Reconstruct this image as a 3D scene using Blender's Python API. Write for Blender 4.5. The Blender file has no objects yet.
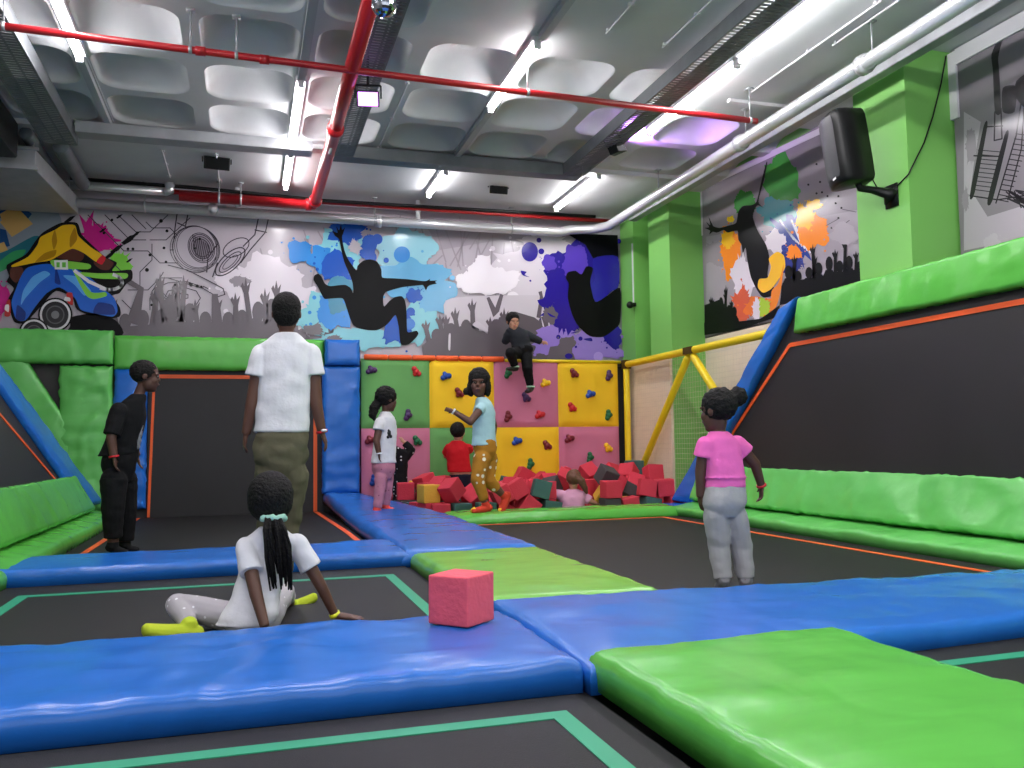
import bpy, bmesh, math, random
from math import sin, cos, pi, radians, sqrt
from mathutils import Vector as V, Matrix, noise
from mathutils.geometry import tessellate_polygon
S = bpy.context.scene
COL = S.collection
R = random.Random(7)

# ------------------------------------------------------------------ camera
F, YAW, PITCH, ROLL, EYE = 860.0, radians(17.1), radians(3.95), radians(.8), .80
fw = V((sin(YAW)*cos(PITCH), cos(YAW)*cos(PITCH), sin(PITCH)))
r0 = V((cos(YAW), -sin(YAW), 0)); u0 = r0.cross(fw)
RT = cos(ROLL)*r0 - sin(ROLL)*u0; UP = sin(ROLL)*r0 + cos(ROLL)*u0
CO = V((0, 0, EYE))
cd = bpy.data.cameras.new('camera'); cam = bpy.data.objects.new('camera', cd); COL.objects.link(cam)
cam.matrix_world = Matrix.Translation(CO) @ Matrix((RT, UP, -fw)).transposed().to_4x4()
cd.sensor_fit = 'HORIZONTAL'; cd.sensor_width = 36; cd.lens = F/1024*36; cd.clip_start = .05
S.camera = cam
def ray(px, py): return fw + RT*((px-512)/F) - UP*((py-384)/F)
def aty(px, py, y): d = ray(px, py); return CO + d*(y/d.y)
def atx(px, py, x): d = ray(px, py); return CO + d*(x/d.x)
def atz(px, py, z): d = ray(px, py); return CO + d*((z-EYE)/d.z)

# ------------------------------------------------------------------ materials
def srgb(c):
    return tuple((v/255/12.92 if v <= 10 else ((v/255+.055)/1.055)**2.4) for v in c) + (1,)
MATS = {}
TUBE_E = 30
def mat(name, c, rough=.5, metal=0, bump=0, bscale=20, spec=.5, emit=None, estr=0, vary=0, vscale=4, coat=0, stretch=None, dist=0, detail=3, lin=False):
    if name in MATS: return MATS[name]
    m = bpy.data.materials.new(name); m.use_nodes = True; MATS[name] = m
    n = m.node_tree; b = n.nodes['Principled BSDF']
    col = c if lin else srgb(c)
    b.inputs['Base Color'].default_value = col
    b.inputs['Roughness'].default_value = rough; b.inputs['Metallic'].default_value = metal
    b.inputs['Specular IOR Level'].default_value = spec
    b.inputs['Coat Weight'].default_value = coat; b.inputs['Coat Roughness'].default_value = .15
    if emit:
        b.inputs['Emission Color'].default_value = emit; b.inputs['Emission Strength'].default_value = estr
    tc = n.nodes.new('ShaderNodeTexCoord'); src = tc.outputs['Object']
    if stretch:
        mp = n.nodes.new('ShaderNodeMapping'); mp.inputs['Scale'].default_value = stretch
        n.links.new(src, mp.inputs['Vector']); src = mp.outputs['Vector']
    if bump:
        t = n.nodes.new('ShaderNodeTexNoise'); t.inputs['Scale'].default_value = bscale; t.inputs['Detail'].default_value = detail
        t.inputs['Distortion'].default_value = dist
        bp = n.nodes.new('ShaderNodeBump'); bp.inputs['Strength'].default_value = bump; bp.inputs['Distance'].default_value = .02
        n.links.new(src, t.inputs['Vector']); n.links.new(t.outputs['Fac'], bp.inputs['Height']); n.links.new(bp.outputs['Normal'], b.inputs['Normal'])
    if vary:
        t = n.nodes.new('ShaderNodeTexNoise'); t.inputs['Scale'].default_value = vscale; t.inputs['Detail'].default_value = 4
        mx = n.nodes.new('ShaderNodeMixRGB'); mx.blend_type = 'MULTIPLY'; mx.inputs['Fac'].default_value = 1
        rp = n.nodes.new('ShaderNodeValToRGB'); lo = 1-vary
        rp.color_ramp.elements[0].color = (lo, lo, lo, 1); rp.color_ramp.elements[0].position = .3
        rp.color_ramp.elements[1].color = (1, 1, 1, 1); rp.color_ramp.elements[1].position = .7
        mx.inputs['Color1'].default_value = col
        n.links.new(src, t.inputs['Vector']); n.links.new(t.outputs['Fac'], rp.inputs['Fac']); n.links.new(rp.outputs['Color'], mx.inputs['Color2'])
        n.links.new(mx.outputs['Color'], b.inputs['Base Color'])
    return m
def vinyl(name, c, k=1.0):
    """coated cloth: glossy, with soft buckles and a few sharper drag creases"""
    m = mat(name, c, .27, spec=.55); n = m.node_tree; b = n.nodes['Principled BSDF']
    tc = n.nodes.new('ShaderNodeTexCoord'); prev = None
    for sc, st, ty, di, de, dist in (((1, 1, 1), 2.2, 'FBM', .024, 1.5, 1.4), ((.8, 2.2, 2.0), 5, 'FBM', .003, 1, .8)):
        mp = n.nodes.new('ShaderNodeMapping'); mp.inputs['Scale'].default_value = sc; mp.inputs['Rotation'].default_value = (0, 0, .5)
        t = n.nodes.new('ShaderNodeTexNoise'); t.noise_type = ty; t.inputs['Scale'].default_value = st; t.inputs['Detail'].default_value = de; t.inputs['Distortion'].default_value = dist
        bp = n.nodes.new('ShaderNodeBump'); bp.inputs['Strength'].default_value = .40*k; bp.inputs['Distance'].default_value = di
        n.links.new(tc.outputs['Object'], mp.inputs['Vector']); n.links.new(mp.outputs['Vector'], t.inputs['Vector']); n.links.new(t.outputs['Fac'], bp.inputs['Height'])
        if prev: n.links.new(prev.outputs['Normal'], bp.inputs['Normal'])
        prev = bp
    n.links.new(prev.outputs['Normal'], b.inputs['Normal'])
    return m
BLUE = vinyl('blue_vinyl', (30, 104, 196)); GREEN = vinyl('green_vinyl', (90, 180, 70)); GREENL = vinyl('pale_green_vinyl', (100, 190, 92)); OLIVE = vinyl('grass_green_vinyl', (112, 180, 70))
BED = mat('jump_fabric', (27, 25, 26), .62, bump=.15, bscale=260, spec=.35, vary=.15, vscale=1.5)
BEDW = mat('wall_fabric', (39, 36, 39), .5, bump=.12, bscale=260, spec=.4, vary=.25, vscale=1.2)
BLACK = mat('black_gap', (14, 13, 14), .7)
ORANGE = mat('orange_tape', (236, 92, 32), .5); TAPE = mat('green_tape', (40, 150, 112), .5)
CEIL = mat('ceiling_paint', (206, 207, 209), .45, vary=.10, vscale=2.5, bump=.05, bscale=30)
STEEL = mat('galvanised_steel', (172, 174, 178), .4, .35, vary=.2, vscale=6)
DSTEEL = mat('dull_steel', (126, 130, 134), .5, .3, vary=.25, vscale=5)
LAG = mat('silver_pipe_paint', (205, 205, 208), .28, .5, bump=.05, bscale=9)
REDP = mat('red_pipe_paint', (178, 28, 36), .3)
BLKP = mat('black_plastic', (13, 13, 14), .42, spec=.3); DARKP = mat('grey_grille', (50, 50, 54), .5)
GWALL = mat('green_wall_paint', (122, 190, 92), .5, vary=.05, vscale=1.5)
CREAM = mat('cream_board', (240, 224, 202), .6, vary=.08, vscale=3, stretch=(1, 1, 6))
GREYW = mat('grey_wall_paint', (150, 148, 150), .6); CONC = mat('dark_floor', (60, 58, 58), .8, vary=.2)
YEL = mat('yellow_foam_sleeve', (238, 208, 24), .45, bump=.1, bscale=14)
WHITE = mat('white_trim', (215, 212, 216), .5)
TUBE = mat('lamp_tube', (255, 255, 255), .4, emit=(1, .98, 1, 1), estr=TUBE_E)

# ------------------------------------------------------------------ object helpers
def tag(o, label=None, cat=None, group=None, kind=None):
    if label: o['label'] = label
    if cat: o['category'] = cat
    if group: o['group'] = group
    if kind: o['kind'] = kind
    return o
def thing(name, loc, label, cat, group=None):
    o = bpy.data.objects.new(name, None); COL.objects.link(o); o.location = loc; o.empty_display_size = .1
    WORLD[o.name] = V(loc)
    return tag(o, label, cat, group)
WORLD = {}
class MB:
    def __init__(s): s.v = []; s.f = []; s.m = []; s.mi = 0
    def add(s, vs, fs):
        b = len(s.v); s.v += [V(p) for p in vs]
        for f in fs: s.f.append([b+i for i in f]); s.m.append(s.mi)
        return s
    def box(s, a, b):
        x0, y0, z0 = a; x1, y1, z1 = b
        return s.add([(x0,y0,z0),(x1,y0,z0),(x1,y1,z0),(x0,y1,z0),(x0,y0,z1),(x1,y0,z1),(x1,y1,z1),(x0,y1,z1)],
            [(0,3,2,1),(4,5,6,7),(0,1,5,4),(1,2,6,5),(2,3,7,6),(3,0,4,7)])
    def obox(s, c, ax, ay, az):          # oriented box, half axes
        c = V(c); ax = V(ax); ay = V(ay); az = V(az)
        vs = [c+i*ax+j*ay+k*az for k in (-1,1) for (i,j) in ((-1,-1),(1,-1),(1,1),(-1,1))]
        return s.add(vs, [(0,3,2,1),(4,5,6,7),(0,1,5,4),(1,2,6,5),(2,3,7,6),(3,0,4,7)])
    def bar(s, a, b, w, h, up=(0,0,1)):
        a = V(a); b = V(b); t = (b-a).normalized(); u = V(up); sd = t.cross(u)
        if sd.length < 1e-4: sd = t.cross(V((1,0,0)))
        sd.normalize(); u = sd.cross(t)
        return s.obox((a+b)/2, (b-a)/2, sd*w/2, u*h/2)
    def prism(s, pts, off):
        n = len(pts); off = V(off); vs = [V(p) for p in pts] + [V(p)+off for p in pts]
        return s.add(vs, [tuple(range(n))[::-1], tuple(range(n, 2*n))] + [(i,(i+1)%n,n+(i+1)%n,n+i) for i in range(n)])
    def tube(s, pts, r, n=12, ref=None):
        pts = [V(p) for p in pts]; rs = r if isinstance(r, (list, tuple)) else [r]*len(pts)
        vs = []; up = V(ref) if ref else None
        for i, p in enumerate(pts):
            t = (pts[min(i+1,len(pts)-1)] - pts[max(i-1,0)]).normalized()
            if up is None: up = V((0,0,1)) if abs(t.z) < .9 else V((1,0,0))
            sd = t.cross(up).normalized(); up = sd.cross(t)
            rr = rs[i]; ra, rb = rr if isinstance(rr, (list, tuple)) else (rr, rr)
            vs += [p + sd*ra*cos(2*pi*k/n) + up*rb*sin(2*pi*k/n) for k in range(n)]
        m = len(pts); fs = [(i*n+k, i*n+(k+1)%n, (i+1)*n+(k+1)%n, (i+1)*n+k) for i in range(m-1) for k in range(n)]
        fs += [tuple(range(n))[::-1], tuple(range((m-1)*n, m*n))]
        return s.add(vs, fs)
    def cyl(s, a, b, r, n=16): return s.tube([a, b], r, n)
    def ball(s, c, rx, ry=None, rz=None, mtx=None, nu=16, nv=10):
        ry = ry or rx; rz = rz or rx; c = V(c); vs = [V((0,0,rz))]
        for j in range(1, nv):
            th = pi*j/nv
            vs += [V((rx*sin(th)*cos(2*pi*i/nu), ry*sin(th)*sin(2*pi*i/nu), rz*cos(th))) for i in range(nu)]
        vs.append(V((0,0,-rz)))
        if mtx: vs = [mtx @ p for p in vs]
        fs = [(0, 1+i, 1+(i+1)%nu) for i in range(nu)]
        for j in range(nv-2):
            a = 1+j*nu; fs += [(a+i, a+nu+i, a+nu+(i+1)%nu, a+(i+1)%nu) for i in range(nu)]
        a = 1+(nv-2)*nu; L = len(vs)-1
        fs += [(a+i, L, a+(i+1)%nu) for i in range(nu)]
        return s.add([c+p for p in vs], fs)
    def build(s, name, mats, parent=None, smooth=False, origin=None, bevel=0, label=None):
        me = bpy.data.meshes.new(name)
        if parent is not None: org = WORLD[parent.name]
        elif origin == 'auto':
            xs = [p.x for p in s.v]; ys = [p.y for p in s.v]; zs = [p.z for p in s.v]
            org = V(((min(xs)+max(xs))/2, (min(ys)+max(ys))/2, min(zs)))
        else: org = V(origin) if origin is not None else V((0,0,0))
        me.from_pydata([p-org for p in s.v], [], s.f)
        ms = mats if isinstance(mats, (list, tuple)) else [mats]
        for m in ms: me.materials.append(m)
        for p, i in zip(me.polygons, s.m): p.material_index = i; p.use_smooth = smooth
        bm = bmesh.new(); bm.from_mesh(me); bmesh.ops.remove_doubles(bm, verts=bm.verts, dist=1e-6)
        if bevel: bmesh.ops.bevel(bm, geom=bm.edges[:], offset=bevel, segments=2, affect='EDGES', profile=.5)
        bmesh.ops.recalc_face_normals(bm, faces=bm.faces); bm.to_mesh(me); bm.free()
        o = bpy.data.objects.new(name, me); COL.objects.link(o)
        if parent is not None: o.parent = parent
        else: o.location = org
        WORLD[o.name] = org
        if label: o['label'] = label
        return o
def struct(o): o['kind'] = 'structure'; return o

def pad(name, rows, T, m, label=None, cat='pad', group=None, r=.05, puff=.012, wr=.004, seed=0, parent=None, step=.04, wf=(3, 7)):
    """A stuffed vinyl pad: rows of [left, right] points on its underside; rounded edges, puffed top, creased."""
    rows = [(V(a), V(b)) for a, b in rows]
    mid = [(a+b)/2 for a, b in rows]; seg = [(mid[i+1]-mid[i]).length for i in range(len(mid)-1)]
    Lv = sum(seg); Wu = sum((b-a).length for a, b in rows)/len(rows)
    N = (rows[0][1]-rows[0][0]).cross(rows[1][0]-rows[0][0]).normalized()
    r = min(r, T, Wu/2.2, Lv/2.2)
    prof = [(0, 0), (0, T-r)] + [(r*(1-cos(a)), T-r+r*sin(a)) for a in (pi/10*k for k in range(1, 6))]
    def axis(L):
        n = max(2, int((L-2*r)/step)); inn = [(r+(L-2*r)*k/n, T) for k in range(1, n)]
        return prof + inn + [(L-d, h) for d, h in reversed(prof)]
    au, av = axis(Wu), axis(Lv)
    def base(fu, d):
        i = 0
        while i < len(seg)-1 and d > seg[i]: d -= seg[i]; i += 1
        t = d/seg[i]; a = rows[i][0].lerp(rows[i+1][0], t); b = rows[i][1].lerp(rows[i+1][1], t)
        return a.lerp(b, fu)
    b = MB(); nu, nv = len(au), len(av); vs = []
    for (sv, hv) in av:
        for (su, hu) in au:
            h = min(hu, hv); e = min(su, Wu-su, sv, Lv-sv)
            q = base(su/Wu, sv)
            if h > 0:
                k = h/T
                h += puff*k*min(1, e/.18)
                q3 = V((su*wf[0], sv*wf[1], seed*3.1))
                w = noise.noise(q3)*1.0 + noise.noise(q3*2.3+V((5,1,2)))*.5 + (noise.noise(V((su*4, sv*16, seed)))*.8 + noise.noise(V((su*16, sv*4, seed+9)))*.8)*math.exp(-e/.12)
                cr = 0
                for sx_, sy_, o_ in ((1.3, 2.4, 0), (2.9, 1.1, 40)):
                    c_ = noise.noise(V((su*sx_+.6*noise.noise(V((su*2, sv*2, o_))), sv*sy_, seed*1.7+o_))); cr += max(0, 1-abs(c_)*5)**2
                h += wr*w*k*1.5 + wr*1.1*cr*k
                dn = noise.noise(V((su*3, sv*3, seed+4)))*wr*1.2
            else: dn = 0
            if 0 < h:
                ds = ((su, -1, 0, sv), (Wu-su, 1, 0, sv), (sv, 0, -1, su), (Lv-sv, 0, 1, su)); dm = min(ds)
                if dm[0] < r:                                   # puckers along the drawn-in edge
                    pk = (noise.noise(V((dm[3]*13, seed*7, dm[1]*3+dm[2])))+.6*noise.noise(V((dm[3]*31, seed*3, dm[2])))) * (1-dm[0]/r) * wr*1.5
                    ud = (rows[0][1]-rows[0][0]).normalized(); q = q + ud*dm[1]*pk + N.cross(ud)*dm[2]*pk
            vs.append(q + N*h + V((dn, dn*.5, 0)))
    fs = [(j*nu+i, j*nu+i+1, (j+1)*nu+i+1, (j+1)*nu+i) for j in range(nv-1) for i in range(nu-1)]
    per = [i for i in range(nu)] + [j*nu+nu-1 for j in range(1, nv)] + [(nv-1)*nu+i for i in range(nu-2, -1, -1)] + [j*nu for j in range(nv-2, 0, -1)]
    b.add(vs, fs + [tuple(reversed(per))])
    o = b.build(name, m, parent=parent, smooth=True, origin=None if parent else 'auto')
    if not parent: tag(o, label, cat, group)
    elif label: o['label'] = label
    return o
def flatpad(name, x0, y0, x1, y1, T, m, *a, zb=-.01, **k):
    return pad(name, [((x0, y0, zb), (x1, y0, zb)), ((x0, y1, zb), (x1, y1, zb))], T, m, *a, **k)
# ------------------------------------------------------------------ the room
YB, XR, XC, ZC = 11.2, 5.6, 5.1, 4.0           # mural wall, right wall, pilaster faces, slab underside
b = MB(); b.box((-3.3, -3, -.62), (6, 11.5, -.55)); struct(b.build('floor', CONC))
b = MB(); b.box((-3.4, YB, -.6), (5.75, YB+.15, 4.3)); struct(b.build('wall_back', GREYW))
b = MB(); b.box((-3.4, -3, -.6), (-3.25, YB, 4.3)); struct(b.build('wall_left', GREYW))
b = MB(); b.box((XR, -3, -.6), (XR+.15, YB, 4.3)); struct(b.build('wall_right', GWALL))
n = 0
for y0, y1 in ((9.7, 10.29), (10.76, 11.2), (5.58, 6.2), (1.4, 2.0)):
    n += 1; b = MB(); b.box((XC, y0, -.55), (XR+.02, y1, ZC+.02)); struct(b.build('trim_%d' % n, GWALL))
b = MB(); b.box((5.57, 6.2, -.5), (5.6, 9.7, 2.12)); struct(b.build('trim_5', CREAM))
b = MB(); b.box((5.065, 9.71, -.5), (5.1, 11.19, 1.86)); struct(b.build('trim_6', CREAM))
# waffle slab: square cells with rounded, domed coffers, a few cells cast solid
PX = [-3.1+.885*k-.0 for k in range(-1, 11)]
PX = [-.445+.885*k for k in range(-4, 8)]; PY = [9.1-.885*k for k in range(0, 14)]
def rrect(cx, cy, hw, hh, r, N):
    out = []
    for k in range(N):
        a = 2*pi*k/N; d = V((cos(a), sin(a))); s = 1/max(abs(d.x)/hw, abs(d.y)/hh)
        p = d*s
        if r > 0:                          # pull the corner in to a round of radius r
            ix, iy = hw-r, hh-r
            if abs(p.x) > ix and abs(p.y) > iy:
                lo, hi = 0, s
                for _ in range(24):
                    t = (lo+hi)/2; q = d*t
                    ex, ey = max(abs(q.x)-ix, 0), max(abs(q.y)-iy, 0)
                    if ex*ex+ey*ey > r*r: hi = t
                    else: lo = t
                p = d*lo
        out.append((cx+p.x, cy+p.y))
    return out
b = MB(); NN = 56
for i in range(len(PX)-1):
    for j in range(len(PY)-1):
        x0, x1, y1, y0 = PX[i], PX[i+1], PY[j], PY[j+1]; cx, cy = (x0+x1)/2, (y0+y1)/2
        solid = (x0 > 1.2 and y1 < 6.5) or (x0 > 3.8 and y1 < 7.4)
        if solid or x1 < -3.2 or x0 > 5.6:
            b.add([(x0,y0,ZC),(x1,y0,ZC),(x1,y1,ZC),(x0,y1,ZC)], [(0,1,2,3)]); continue
        rings = [(rrect(cx, cy, .4425, .4425, 0, NN), 0)]
        for ins, h in ((0, 0), (.012, .03), (.035, .065), (.075, .105), (.12, .135), (.17, .16), (.23, .178), (.29, .188)):
            hw = .375-ins; rings.append((rrect(cx, cy, hw, hw, max(.03, .19-ins*.45), NN), h))
        base = len(b.v); vs = [V((x, y, ZC+h)) for rg, h in rings for x, y in rg]
        m = len(rings); fs = [(q*NN+k, q*NN+(k+1)%NN, (q+1)*NN+(k+1)%NN, (q+1)*NN+k) for q in range(m-1) for k in range(NN)]
        fs.append(tuple(range((m-1)*NN, m*NN))); b.add(vs, fs)
b.add([(PX[0],9.1,ZC),(PX[-1],9.1,ZC),(PX[-1],YB,ZC),(PX[0],YB,ZC)], [(0,1,2,3)])
b.box((PX[0], -3, ZC+.3), (PX[-1], YB, ZC+.34))
ce = struct(b.build('ceiling', CEIL, smooth=False))
for p in ce.data.polygons: p.use_smooth = abs(p.normal.z) < .98
# drop beam between waffle and the plain strip by the mural wall
b = MB(); b.box((-3.2, 9.14, ZC-.05), (5.1, 9.3, ZC+.01)); struct(b.build('trim_7', CEIL))
for k, (x0, x1, y) in enumerate(((4.3, 5.1, 6.9),)):
    b = MB(); b.box((x0, y, ZC-.03), (x1, y+.05, ZC+.01)); struct(b.build('trim_%d' % (8+k), WHITE))

# ------------------------------------------------------------------ lamps
def lamp(x, y0, y1, z=ZC-.075, label=None, grp=None, w=26, real=True):
    t = thing('fluorescent_light', (x, y0, z), label, 'ceiling light', grp)
    b = MB(); b.box((x-.045, y0, z+.03), (x+.045, y1, ZC-.003)); b.build('housing', WHITE, t, bevel=.006)
    b = MB(); b.tube([(x, y0+.02, z), (x, y1-.02, z)], .022, 12); b.build('tube', TUBE, t, True)
    for q in (y0, y1-.03): b = MB(); b.box((x-.026, q, z-.025), (x+.026, q+.03, z+.04)); b.build('end_cap', WHITE, t)
    l = bpy.data.lights.new('tube_light', 'AREA'); l.shape = 'RECTANGLE'; l.size = .05; l.size_y = y1-y0-.06; l.energy = w*(y1-y0); l.color = (1, .98, .99)
    o = bpy.data.objects.new('tube_light', l); COL.objects.link(o); o.location = (x, (y0+y1)/2, z-.026); o['kind'] = 'helper'
LW = 5.5
for x, y0, y1, lb in ((-1.31, 5.9, 7.44, 'fluorescent tube lamp on the waffle ceiling at the left, above the side duct'),
                      (.42, 7.44, 9.08, 'fluorescent tube lamp on a coffer rib just left of the red main pipe'),
                      (.42, 9.34, 10.6, 'fluorescent tube lamp on the plain ceiling strip by the red back pipes, left'),
                      (2.16, 6.2, 7.6, 'fluorescent tube lamp in the middle, crossed by the thin red sprinkler pipe'),
                      (2.16, 9.5, 10.5, 'fluorescent tube lamp on the plain ceiling strip above the blue splash mural'),
                      (3.87, 3.8, 6.05, 'long fluorescent tube lamp beside the perforated tray, at the top right'),
                      (3.88, 6.1, 7.75, 'fluorescent tube lamp beside the purple lit coffers, at the right'),
                      (3.94, 9.2, 10.7, 'fluorescent tube lamp on the plain ceiling strip near the green pilasters')):
    lamp(x, y0, y1, label=lb, w=LW)
for x, y0, y1 in ((-1.34, 3.6, 5.2), (.43, 3.2, 5.0), (2.21, 2.6, 4.6), (.43, -.5, 1.5), (-1.34, .5, 2.5), (2.21, -.6, 1.5), (3.98, .5, 2.8)):
    lamp(x, y0, y1, label='fluorescent tube lamp on the ceiling above and behind the camera', grp='lamps behind the camera', w=LW)
# dark rails carrying the lamp runs
for x, y0, y1, lb in ((-1.32, 7.5, 9.1, 'bare grey lamp rail on the ceiling at the left, above the side duct'), (2.18, 7.65, 9.1, 'bare grey lamp rail running on behind the middle tube lamp'),
                      (2.18, 4.6, 6.15, 'bare grey lamp rail running towards the camera from the middle tube lamp'), (.42, 5.0, 7.4, 'bare grey lamp rail left of the red main pipe')):
    b = MB(); b.box((x-.03, y0, ZC-.06), (x+.03, y1, ZC-.012)); b.box((x-.045, y0, ZC-.012), (x+.045, y1, ZC-.002)); tag(b.build('lamp_rail', mat('rail_grey', (176, 178, 182), .5), origin='auto'), lb, 'lamp rail')

# ------------------------------------------------------------------ trays, pipes, ducts
def tray(name, a, c, w, h, m, label, perf=True):
    """Cable tray: base with slots, two side walls; a to c along its axis."""
    a = V(a); c = V(c); t = (c-a).normalized(); sd = V((t.y, -t.x, 0)); L = (c-a).length
    b = MB(); 
    for s in (-1, 1): b.bar(a+sd*s*w/2+V((0,0,h/2)), c+sd*s*w/2+V((0,0,h/2)), .012, h)
    if perf:
        k = 0.0
        while k < L:
            b.bar(a+t*k-sd*w/2, a+t*k+sd*w/2, .024, .004, up=(0,0,1)); k += .045
        for s in (-.48, -.16, .16, .48): b.bar(a+sd*s*w+V((0,0,.003)), c+sd*s*w+V((0,0,.003)), .018, .004)
    else: b.bar(a, c, w, .008)
    for s in (-1, 1): b.bar(a+sd*s*w/2*.93+V((0,0,h)), c+sd*s*w/2*.93+V((0,0,h)), .03, .006)
    return tag(b.build(name, m, origin='auto'), label, 'cable tray')
tray('cable_tray', (.91, 4.4, 3.84), (.91, 8.95, 3.84), .26, .12, DSTEEL, 'perforated grey cable tray hung beside the red main pipe')
tray('cable_tray', (3.53, 3.6, 3.84), (3.53, 8.98, 3.84), .24, .12, DSTEEL, 'perforated grey cable tray running beside the right hand tube lamps')
tray('cable_tray', (.8, 9.08, 3.84), (3.64, 9.08, 3.84), .18, .12, DSTEEL, 'plain grey cable tray crossing the ceiling right of the red main pipe', False)
tray('cable_tray', (-1.6, 9.0, 3.84), (.62, 9.0, 3.84), .2, .10, STEEL, 'plain steel cable tray crossing the ceiling left of the red main pipe', False)
tray('cable_tray', (-1.78, 4.2, 3.8), (-1.78, 9.2, 3.8), .3, .14, DSTEEL, 'perforated grey cable tray at the far left above the duct')
tray('cable_tray', (4.93, 3.0, 3.76), (4.93, 10.4, 3.76), .10, .08, STEEL, 'grey cable tray under the silver pipe along the green pilasters', False)
def pipe(name, pts, r, m, label, cat='pipe', rings=(), n=14):
    t = thing(name, pts[0], label, cat)
    b = MB(); b.tube(pts, r, n); b.build('run', m, t, True)
    if rings:
        for a, d in rings: b = MB(); a = V(a); d = V(d).normalized(); b.tube([a-d*.035, a+d*.035], r*1.28, n); b.build('coupling', m, t, True)
    return t
def hanger(t, p, z1, r):
    b = MB(); p = V(p); b.cyl(p+V((0,0,r)), V((p.x, p.y, z1)), .007, 6); b.tube([p+V((-.012,0,0)), p+V((.012,0,0))], r*1.15, 14); b.box((p.x-.03, p.y-.03, z1-.012), (p.x+.03, p.y+.03, z1)); b.build('hanger', STEEL, t, True)
t = pipe('sprinkler_main', [(.755, 4.2, 3.72), (.765, 10.55, 3.77)], .062, REDP, 'thick red sprinkler main running away along the middle of the ceiling', rings=[((.755, 7.9, 3.72), (0,1,0)), ((.765, 10.5, 3.77), (0,1,0))])
hanger(t, (.755, 8.4, 3.72), ZC, .062)
t = pipe('sprinkler_branch', [(-3.2, 6.42, 3.70), (4.42, 6.66, 3.70)], .027, REDP, 'thin red sprinkler pipe crossing the ceiling from left to right', rings=[((.1, 6.53, 3.70), (1,0,0)), ((-.35, 6.51, 3.70), (1,0,0))])
for x in (-1.62, -.42, -.1, 2.2, 4.35): hanger(t, (x, 6.42+.0315*(x+3.2), 3.70), ZC, .027)
pipe('red_pipe', [(-2.1, 10.95, 3.89), (4.9, 10.95, 3.89)], .03, REDP, 'thin red pipe along the ceiling edge above the mural wall')
t = pipe('red_pipe', [(-.80, 10.75, 3.79), (.78, 10.75, 3.79), (.78, 10.55, 3.77)], .06, REDP, 'thick red pipe joining the main above the headphone drawing', rings=[((.70, 10.75, 3.79), (1,0,0))])
for x in (-.35, -.1): hanger(t, (x, 10.75, 3.79), ZC, .06)
pipe('black_hose', [(-2.0, 10.85, 3.94), (-.6, 10.85, 3.93), (.3, 10.85, 3.90), (.9, 10.85, 3.88), (2.2, 10.88, 3.90), (4.6, 10.9, 3.93)], .022, BLKP, 'black cable bundle lying along the red back pipes')
t = pipe('silver_pipe', [(-2.0, 10.98, 3.69), (4.1, 10.98, 3.70), (4.25, 10.98, 3.74), (4.56, 10.85, 3.74), (4.62, 10.5, 3.70), (4.60, 8, 3.70), (4.52, 3, 3.70)], .062, LAG, 'silver lagged pipe along the mural wall turning to run along the pilasters', rings=[((1.6, 10.98, 3.695), (1,0,0)), ((4.59, 7.2, 3.70), (0,1,0)), ((4.56, 5.4, 3.70), (0,1,0))])
for x, y, z in ((-1.2, 10.98, 3.69), (1.55, 10.98, 3.695), (3.4, 10.98, 3.70), (4.61, 9, 3.7), (4.588, 7.1, 3.7), (4.558, 5.3, 3.7)): hanger(t, (x, y, z), ZC, .062)
b = MB(); b.cyl((-.42, 10.98, 3.69), (-.42, 10.84, 3.71), .055); b.build('branch_stub', LAG, t, True)
t = pipe('drain_pipe', [(-2.05, 10.80, 3.84), (-.95, 10.80, 3.84)], .045, LAG, 'short silver pipe with an elbow above the silver pipe at left')
b = MB(); b.tube([(-.97, 10.8, 3.84), (-.91, 10.8, 3.86), (-.91, 10.8, 3.95)], .056, 14); b.build('elbow', LAG, t, True)
for px, lb in ((237, 'white drop pipe between the red and silver back pipes, left'), (418, 'white drop pipe above the blue splash mural')):
    p = aty(px, 212, 10.98); b = MB(); b.cyl((p.x, 10.98, 3.72), (p.x, 10.98, ZC), .03); b.cyl((p.x, 10.98, 3.86), (p.x, 10.98, 3.9), .038); tag(b.build('drop_pipe', WHITE, origin='auto', smooth=True), lb, 'pipe')
# thin conduits clipped to the slab
for x, y0, y1, z, lb in ((1.33, 7.3, 9.1, ZC-.012, 'thin white conduit on the coffer rib right of the purple floodlight'), (2.66, 5.1, 6.0, ZC-.012, 'short thin conduit on the plain slab left of the tray'),
        (3.2, 5.0, 6.1, ZC-.012, 'short thin conduit on the plain slab close to the right tray'), (4.4, 5.0, 6.7, ZC-.012, 'thin conduit on the plain slab right of the long tube lamp'),
        (4.52, 3.4, 5.7, ZC-.012, 'thin conduit on the slab between tube lamp and silver pipe'), (-.9, 9.7, 10.7, ZC-.012, 'thin white conduit on the back ceiling strip, far left'), (-.35, 9.7, 10.7, ZC-.012, 'thin white conduit on the back ceiling strip beside the black floodlight')):
    b = MB(); b.cyl((x, y0, z), (x, y1, z), .009, 8)
    for y in (y0+.05, (y0+y1)/2, y1-.05): b.box((x-.022, y-.012, z-.004), (x+.022, y+.012, ZC))
    tag(b.build('conduit', WHITE, origin='auto'), lb, 'conduit')
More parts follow.
